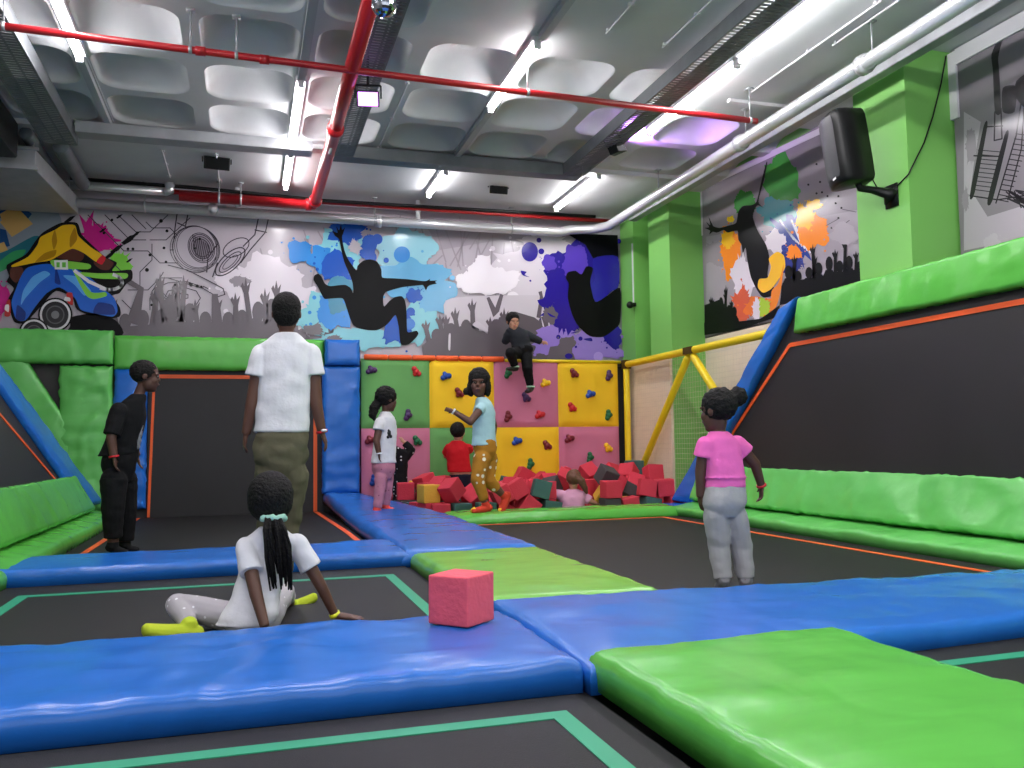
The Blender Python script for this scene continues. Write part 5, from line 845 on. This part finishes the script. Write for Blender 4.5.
    lp = MB(); hb(lp, 0, .365, -.235, .085, .04, .03, nu=12, nv=8); part('mouth', lp, mat('lip_%d' % skin[0], (max(60, skin[0]-6), int(skin[1]*.68), int(skin[2]*.72)), .4), vox=0)
    # --- clothes
    sh = shirt; b = MB(); loft(b, tor(sh['lo'], .985, sh.get('e', 1.2)*k))
    if 'hem' in sh: 
        h = sh['hem']; c = P(h); L = tor(sh['lo'], min(1, sh['lo']+.25), sh.get('e', 1.2)*k, 6); loft(b, [(c, h[3]*k, h[4]*k)] + [(c.lerp(x[0], (i+1)/len(L)), h[3]*k+(x[1]-h[3]*k)*(i+1)/len(L), h[4]*k+(x[2]-h[4]*k)*(i+1)/len(L)) for i, x in enumerate(L)])
    for a, pts, s in A:
        if sh['sl']: tubes(b, s, sh.get('se', 1.5)*k, 0, sh['sl'], sh.get('fl', 1)*k)
        b.ball(pts[0], a['r'][0]*k*1.02)
    part('shirt', b, sh['m'], wr=sh.get('wr', .004), fr=sh.get('fr', 12), seed=Y*3)
    b = MB(); loft(b, tor(0, pants['hi'], pants.get('e', .8)*k))
    for l, pts, s in Lg: tubes(b, s, pants.get('le', 1.2)*k, 0, l.get('pl', pants['len']), pants.get('fl', 0)*k); b.ball(pts[1], (l['r'][1]+pants.get('le', 1.2))*k)
    part('trousers', b, pants['m'], wr=pants.get('wr', .005), fr=12, seed=Y*5)
    if shoes:
        for l, pts, s in Lg:
            b = MB(); foot(b, pts[2], pts[3], l['r'][2]*k*.95, ease=.006, sh=(pts[1]-pts[2]).normalized()); part(shoes[0], b, shoes[1], vox=voxel)
    # --- hair
    b = MB(); hs = hair.get('s', 1); hb(b, 0, -.10, .15, .365*hs, .43*hs, .39*hs, nu=24, nv=16)
    for q in hair.get('b', ()): hb(b, *q)
    for q in hair.get('t', ()): b.tube([P(x) for x in q[0]], [r*k for r in q[1]], 12)
    part('hair', b, hair.get('m', HAIR), wr=hair.get('wr', .004), fr=hair.get('fr', 45))
    for e in extras: e(o, part, P, k, hp, hb, A, Lg)
    return o
def band(ai, m, name='wristband', w=2.0):
    def f(o, part, P, k, hp, hb, A, Lg):
        a, pts, s = A[ai]; d = (pts[2]-pts[1]).normalized(); q = pts[2]-d*.6*k; b = MB(); b.tube([q-d*w*k/2, q+d*w*k/2], a['r'][2]*k*1.3, 14); part(name, b, m, vox=0)
    return f
def blobs(name, pts, m):
    def f(o, part, P, k, hp, hb, A, Lg):
        b = MB()
        for x, y, dy, r in pts: b.ball(P((x, y, dy)), r*k, max(.02, r*k), r*k*1.1, nu=10, nv=6)
        part(name, b, m, vox=.005)
    return f
DK1, DK2, DK3 = (86, 57, 47), (98, 65, 53), (92, 61, 50)
LT = (190, 138, 112)
RB = mat('red_band', (205, 30, 44), .4); WB = mat('white_band', (230, 230, 235), .4); YB_ = mat('yellow_band', (225, 225, 40), .4); PB = mat('print_grey', (120, 120, 126), .7); PK = mat('print_black', (24, 24, 28), .7)
# boy in black at the left
person('boy in black T-shirt and trousers standing sideways at the left', 7.3, (1, .12),
  [(120,482,0,14,15), (119,464,0,16,17), (124,442,0,14,15), (129,420,0,15.5,15.5), (133,404,0,13.5,11), (139,394,0,6,6)], (146.5,376.5,0,34,(1,.1,-.06)),
  [dict(p=[(119,409,-.12),(111,438,-.17),(114,457,-.17),(117,474,-.16)], r=(7,5.2,4), n=(1,0,0), t=-1), dict(p=[(135,407,.12),(131,437,.17),(137,456,.15),(141,471,.15)], r=(7,5.2,4), n=(1,0,0), t=1)],
  [dict(p=[(114,480,-.08),(113,512,-.1),(113,545,-.08),(128,553,-.1)], r=(11,8,5.5), pl=.88), dict(p=[(124,480,.08),(126,512,.09),(125,544,.1),(139,550,.1)], r=(11,8,5.5))],
  DK1, {}, dict(lo=.30, e=1.6, m=cloth('black', (20,20,22)), sl=.42, se=2.4, hem=(117,456,0,17,20)), dict(hi=.5, len=.95, le=3.2, m=cloth('black_trousers', (17,17,19))), ('sock', cloth('black_sock', (24,24,26))), voxel=.0055,
  extras=[band(0, RB), blobs('shirt_print', [(142.2-.1*i-.011*i*i, 411+2.1*i, -.045, 2.5+.5*sin(i*1.9)) for i in range(18)], PB)])
# tall boy in white seen from behind
person('tall boy in white T-shirt and olive trousers seen from behind', 4.72, (-.02, 1),
  [(283,478,0,22,17), (281,455,0,26,19), (282,425,0,24,16), (285,378,0,24.5,16), (286,348.5,0,25,13), (286.5,333,0,8.2,8.8)], (286.5,313.5,0,41,(.05,1,-.02)),
  [dict(p=[(262,352,0),(252,405,.0),(246,434,.02),(243,455,.03)], r=(8.6,6.6,4.6), n=(1,.2,0), t=-1), dict(p=[(310.5,351,0),(316,404,.0),(322,432,.02),(329,453,.02)], r=(8.6,6.6,4.6), n=(-1,.2,0), t=1)],
  [dict(p=[(270,472,0),(270,528,.03),(268,580,.02),(265,592,.16)], r=(13,10,6.5)), dict(p=[(293,472,0),(288,524,.03),(283,578,.02),(285,592,.16)], r=(13,9.5,6))],
  DK2, dict(s=1.0, b=[(0,-.17,-.02,.345,.33,.36)], fr=70, wr=.002), dict(lo=.36, e=2.3, m=cloth('white', (222,220,226)), sl=.24, se=2.6, fl=3, hem=(281.5,432,0,28.5,20), wr=.006, fr=9), dict(hi=.5, e=1.6, len=.97, le=3.0, m=cloth('olive', (92,88,70)), wr=.010), ('sock', cloth('dark_sock', (40,38,40))), voxel=.005,
  extras=[band(1, RB, w=2.5), lambda o, part, P, k, hp, hb, A, Lg: (lambda b: (b.ball(P((324,430.5,-.03)), 3.2*k, .012, 1.6*k), part('wrist_tag', b, WB, vox=0)))(MB())])
# girl with braids sitting
def braids(o, part, P, k, hp, hb, A, Lg):
    q = random.Random(2); b = MB()
    for i in range(40):
        x = q.uniform(-12, 12); l = q.uniform(52, 74); sw = q.uniform(-2, 3)
        b.tube([P((273+x*.55, 517, -.07)), P((275+x*.9, 530, -.085+q.uniform(-.02, .01))), P((278+x*1.05+sw*.4, 517+l*.55, -.075+q.uniform(-.02, .01))), P((281+x*.85+sw, 517+l, -.06))], [1.7*k, 1.8*k, 1.6*k, .8*k], 7)
    part('ponytail', b, HAIR, vox=0, lab='long black braided ponytail')
    b = MB(); n = 26; c = P((273.5, 518, -.045)); ps = [c+V((cos(2*pi*i/n)*10.5*k, sin(2*pi*i/n)*6*k, sin(2*pi*i/n)*-.6*k+.004*sin(i*5))) for i in range(n+1)]; b.tube(ps, [3.2*k*(1+.22*sin(i*2.7)) for i in range(n+1)], 10); part('scrunchie', b, cloth('mint', (168,214,196)), vox=0, lab='mint green scrunchie')
person('girl in white T-shirt sitting on the trampoline with long braided ponytail', 3.98, (.2, 1),
  [(248,634,0,22,18), (250,616,0,26,20), (257,592,.03,22,17), (266,563,.06,23.5,16), (270.5,541,.05,25,13), (271,526,.05,8.5,9)], (271,501,.06,50,(.1,1,.12)),
  [dict(p=[(246,545,.03),(256,594,-.10),(265,627,-.17),(262,640,-.20)], r=(8.2,6.6,4.8), n=(0,.2,-1), t=1, c=.15), dict(p=[(297,541,.04),(322,588,.02),(335,615,.03),(366,619,.02)], r=(8.2,6.2,4.6), n=(0,.1,-1), t=1, c=.05)],
  [dict(p=[(238,619,.06),(178,605,.16),(190,626,-.02),(142,630,-.08)], r=(15,11.5,7), pl=.96), dict(p=[(266,619,.12),(284,592,.42),(289,604,.60),(317,596,.62)], r=(15,11,7.5), pl=.7)],
  DK3, dict(s=1.30, b=[(0, -.2, .02, .47, .42, .44)], wr=.003, fr=60), dict(lo=.04, e=2.4, m=cloth('white', (222,220,226)), sl=.30, se=2.6, fl=2.5, hem=(245,622,0,30,23), wr=.004), dict(hi=.45, len=.75, le=1.2, m=dotted('cloth_grey_spots', (176,170,176), (228,226,230), 26, .16), wr=.004), ('sock', cloth('lime_sock', (182,198,52))), voxel=.005,
  extras=[braids, band(1, YB_, w=4)])
# girl standing on blue walkway
person('girl in white printed T-shirt and pink trousers standing on the blue walkway', 8.9, (1, .35),
  [(384,479,0,8.5,8.5), (383.5,469,0,10,10.5), (384,450,0,9,10), (386,431,0,9.5,10), (386,419,0,9,7.5), (385.5,411.5,0,3.6,3.8)], (387.5,399.5,0,24,(1,.35,-.08)),
  [dict(p=[(380,421,-.08),(376.5,441,-.12),(379,454,-.12),(380,464,-.11)], r=(4,3.4,2.5), n=(1,0,0), t=-1), dict(p=[(391,421,.10),(389,440,.14),(391,452,.14),(392,461,.13)], r=(4,3.4,2.5), n=(1,0,0), t=1)],
  [dict(p=[(381,476,-.05),(379.5,493,-.06),(377,509.5,-.06),(387,513.5,-.08)], r=(5.6,4.6,3.4)), dict(p=[(387,476,.05),(387,491,.06),(385.5,506,.08),(395,510,.07)], r=(5.6,4.6,3.4))],
  DK3, dict(s=1.1, t=[([(379,401,0),(374,408,-.02),(372.5,416,-.02),(375,420,-.02)], (5,5,4.2,1.5))], wr=.008, fr=30), dict(lo=.30, e=.7, m=cloth('white', (222,220,226)), sl=.22, se=1.3, fl=1, hem=(383.5,463,0,11.5,13)), dict(hi=.45, len=.92, le=.9, m=dotted('cloth_pink_spots', (190,124,144), (120,60,90), 22, .14)), ('shoe', mat('coral_shoe', (240,72,58), .5)), voxel=.007,
  extras=[blobs('shirt_print', [(389,433,-.10,2.2),(390.5,436.5,-.09,1.9),(388,437,-.11,1.6),(390.5,430.5,-.08,1.6),(388.5,430.5,-.1,1.3)], PK), band(0, WB, w=1.2)])
# child behind her
person('small child in black spotted top with raised arm by the climbing wall', 10.3, (.15, 1),
  [(400,502,0,6,5), (400.5,492,0,7,5.5), (400.5,478,0,6,5), (400.5,463,0,6.5,5), (399,452,0,7.5,5), (393,446,0,3.2,3.2)], (388.5,437,0,18,(-.3,1,.1)),
  [dict(p=[(392,454,0),(386,464,.05),(386,455,.16),(387,449,.2)], r=(3.6,3,2.2), t=-1), dict(p=[(406,456,0),(411.5,450,-.02),(404,442,0),(399,436,.03)], r=(3.6,3,2.2), t=1, n=(0,1,0))],
  [dict(p=[(398,500,-.0),(398,514,.02),(398,528,.0),(397,531,.12)], r=(5,4,3)), dict(p=[(406,500,0),(406,514,.02),(406,528,0),(407,531,.12)], r=(5,4,3))],
  LT, {}, dict(lo=.1, e=.8, m=dotted('cloth_black_spots', (22,21,24), (225,222,226), 20, .22), sl=.92, se=1.0, fl=.3), dict(hi=.4, len=.95, le=.9, m=dotted('cloth_black_spots', (22,21,24), (225,222,226), 20, .22)), ('sock', cloth('black_sock', (24,24,26))), voxel=.0075)
# boy in red
person('small boy in red T-shirt and navy trousers climbing out of the foam', 10.42, (.2, 1),
  [(461.5,486,0,9,8), (460.5,475,0,10,8.5), (458.5,463,0,9.5,7.5), (457.5,452,0,10,7.5), (457,446,0,9.5,6), (457.5,440.5,0,3.6,3.8)], (458,432.5,0,19,(.45,1,.1)),
  [dict(p=[(449,447,0),(446,456,.12),(450,450,.26),(452,444,.30)], r=(3.4,2.8,2.2), t=-1, n=(0,1,0)), dict(p=[(465.5,447,0),(471,450,.12),(473.5,446,.24),(475,440,.29)], r=(3.4,2.8,2.2), t=1, n=(0,1,0))],
  [dict(p=[(456.5,484,0),(457,502,.06),(455,519,.0),(455,524,.12)], r=(6,4.6,3.4)), dict(p=[(465.5,482,0),(467,500,.06),(466,519,0),(467,524,.12)], r=(6,4.6,3.4))],
  LT, dict(s=1.06, wr=.004), dict(lo=.25, e=1.5, m=cloth('red', (196,26,36)), sl=.32, se=1.2, fl=1, hem=(459.5,471,0,12,10)), dict(hi=.3, len=.95, le=.9, m=cloth('navy', (36,38,56))), ('sock', cloth('black_sock', (24,24,26))), voxel=.0075)
# girl in polka trousers
POLKA = dotted('cloth_polka', (176,122,40), (236,228,210), 13, .25)
person('girl in light blue top and mustard polka dot trousers striding on the green edge pad', 8.62, (-1, .08),
  [(486,460,0,8.5,8.5), (485,449,0,10.5,10.5), (484,432,0,9,9.5), (484,414,0,10,10), (483.5,404,0,9.5,7.5), (481.5,397,0,3.6,3.8)], (479,383,0,27,(-.38,-1,-.02)),
  [dict(p=[(481,407,-.10),(470.5,422,-.17),(453,411,-.15),(442,408,-.14)], r=(4.1,3.4,2.4), n=(.2,1,.1), t=1, c=.9), dict(p=[(488,407,.11),(494,426,.16),(492.5,444,.14),(491,454,.12)], r=(4.1,3.4,2.4), n=(-1,0,0), t=1)],
  [dict(p=[(482,458,-.05),(477.5,480,-.07),(486,505,-.05),(471,511.5,-.07)], r=(8,5.6,3.2), pl=.90), dict(p=[(489,458,.06),(488,480,.04),(504,496,.08),(500,514,.05)], r=(8,5.8,3.2), pl=.78)],
  DK2, dict(s=1.1, b=[(.30, -.05, -.16, .13, .27, .34), (-.30, -.05, -.16, .13, .27, .34), (0, -.3, -.15, .34, .2, .36), (.46, .02, -.3, .12, .18, .14)], wr=.006, fr=30), dict(lo=.25, e=.9, m=cloth('light_blue', (176,214,220)), sl=.10, se=.8, fl=.4, hem=(484,445.5,0,11.5,12.5)), dict(hi=.45, len=.85, le=.9, m=POLKA),
  ('sock', mat('red_sock_fabric', (205,54,30), .8)), voxel=.007,
  extras=[band(0, WB, w=1.6), lambda o, part, P, k, hp, hb, A, Lg: [(lambda b: (b.tube([l[1][3]+(l[1][2]-l[1][3])*.28, l[1][3]+(l[1][2]-l[1][3])*.1, l[1][3]-(l[1][2]-l[1][3])*.02], [2.9*k, 2.5*k, 1.2*k], 12), part('sock_toe', b, mat('yellow_toe', (236,190,40), .8), vox=0, lab='yellow sock toe')))(MB()) for l in Lg]])
# boy on the wall
person('boy in black sweater and trousers perched on top of the climbing wall', 10.66, (-.2, -1),
  [(522,356,0,8.5,7), (523,350,0,9.2,7.2), (520.5,343,0,8.6,7), (518,335,0,9.3,7), (516,330.5,0,9,5.5), (514,327,0,3.4,3.4)], (513,321.5,-.02,17,(.05,-1,-.12)),
  [dict(p=[(523.5,332.5,0),(534,338.5,-.03),(542,342,-.02),(549.5,343.5,0)], r=(3.6,2.9,2.1), n=(0,1,-.3), t=-1), dict(p=[(509,333,.02),(505.5,341,.08),(507,334,.13),(508,329,.16)], r=(3.6,2.9,2.1), n=(0,1,0), t=1)],
  [dict(p=[(518,353,0),(510.5,353,-.27),(515,366.5,-.16),(507.5,369,-.22)], r=(5.4,4.3,2.8)), dict(p=[(526,353,-.02),(527.5,369,-.12),(530.5,386.5,-.06),(526.5,392,-.16)], r=(5.4,4.3,2.8))],
  LT, dict(s=1.05, b=[(0, .2, .3, .26, .14, .12)]), dict(lo=.2, e=.8, m=cloth('charcoal', (44,46,52)), sl=.93, se=.9, fl=.2), dict(hi=.45, len=.93, le=.7, m=cloth('black_trousers', (17,17,19))), ('shoe', mat('black_shoe', (26,28,28), .5)), voxel=.007,
  extras=[lambda o, part, P, k, hp, hb, A, Lg: [(lambda b: (b.tube([l[1][2]+V((0,0,.008)), l[1][2]-V((0,0,.012))], 4.2*k, 12), part('shoe_stripe', b, mat('pale_green_stripe', (190,232,200), .6), vox=0, lab='pale green shoe stripe')))(MB()) for l in Lg]])
# girl buried in the foam
person('girl in pink top with brown ponytail, sunk in the foam cubes', 9.26, (.1, 1),
  [(573,520,0,10,9), (573,512,0,11,9), (572,504,0,11,8), (572,498,0,12,7.5), (572.5,493,0,11.5,6), (573.5,489,0,3.6,3.6)], (573.5,480,0,18,(.25,1,-.05)),
  [dict(p=[(562,494,0),(554,494,.08),(547.5,492,.12),(542,491,.14)], r=(3.5,2.9,2.1), t=-1), dict(p=[(583,495,0),(590,501,-.04),(596,503.5,-.02),(602,504.5,.0)], r=(3.5,2.9,2.1), t=1)],
  [dict(p=[(568,517,0),(568,527,.12),(567,530,-.08),(566,531,-.18)], r=(5,4,3)), dict(p=[(578,517,0),(579,527,.12),(580,530,-.08),(581,531,-.18)], r=(5,4,3))],
  LT, dict(s=1.08, m=HAIRB, t=[([(577,477,-.08),(581,481,-.1),(585,488,-.1),(587,494,-.09)], (3.6,3.8,3,1.2))], wr=.004, fr=30), dict(lo=.1, e=.8, m=cloth('pale_pink', (222,158,190)), sl=.5, se=1.2, fl=.6), dict(hi=.3, len=.9, le=.9, m=cloth('navy', (36,38,56))), ('sock', cloth('black_sock', (24,24,26))), voxel=.007)
# girl in pink T-shirt
person('girl in pink T-shirt and grey trousers standing on the large trampoline', 4.18, (-.1, 1),
  [(724,517,0,18,14), (724,503,0,19.5,15), (725,480,0,17,13), (722.5,457,0,16.5,12), (720.5,441,0,16.5,10), (718.5,431,0,6,6.5)], (716.5,411,0,37,(-.45,.9,-.05)),
  [dict(p=[(705,443,0),(700.5,472,.02),(700,497,.03),(703,514,.04)], r=(6,4.9,3.5), n=(1,.2,0), t=-1), dict(p=[(737,442,0),(755,464,.0),(761.5,486,.02),(761,505,.03)], r=(6,4.9,3.5), n=(-1,.2,0), t=1, c=.5)],
  [dict(p=[(715.5,514,0),(719,546,.02),(723,578,-.0),(719,589,.10)], r=(9,7.4,5.2)), dict(p=[(734.5,514,0),(741,546,.02),(746,578,0),(748,589,.10)], r=(9,7.4,5.2))],
  DK1, dict(s=1.05, b=[(.38, -.36, .32, .24, .24, .24), (.22, -.30, .26, .2, .2, .2)], wr=.007, fr=40), dict(lo=.34, e=1.0, m=cloth('pink', (238,110,186)), sl=.20, se=2.0, fl=1.5, hem=(724.5,477,0,20,15.5)), dict(hi=.54, len=.99, le=2.4, fl=.4, m=cloth('grey_marl', (168,165,168)), wr=.005), ('sock', cloth('grey_sock', (120,118,122))), voxel=.005,
  extras=[band(1, RB, w=1.8)])
# ------------------------------------------------------------------ light and view
w = bpy.data.worlds.new('world'); S.world = w; w.use_nodes = True
w.node_tree.nodes['Background'].inputs['Color'].default_value = (.80, .84, .90, 1); w.node_tree.nodes['Background'].inputs['Strength'].default_value = .95
S.view_settings.view_transform = 'Standard'; S.view_settings.look = 'None'; S.view_settings.gamma = 1; S.view_settings.use_curve_mapping = False
S.view_settings.exposure = 0.68
S.cycles.max_bounces = 10
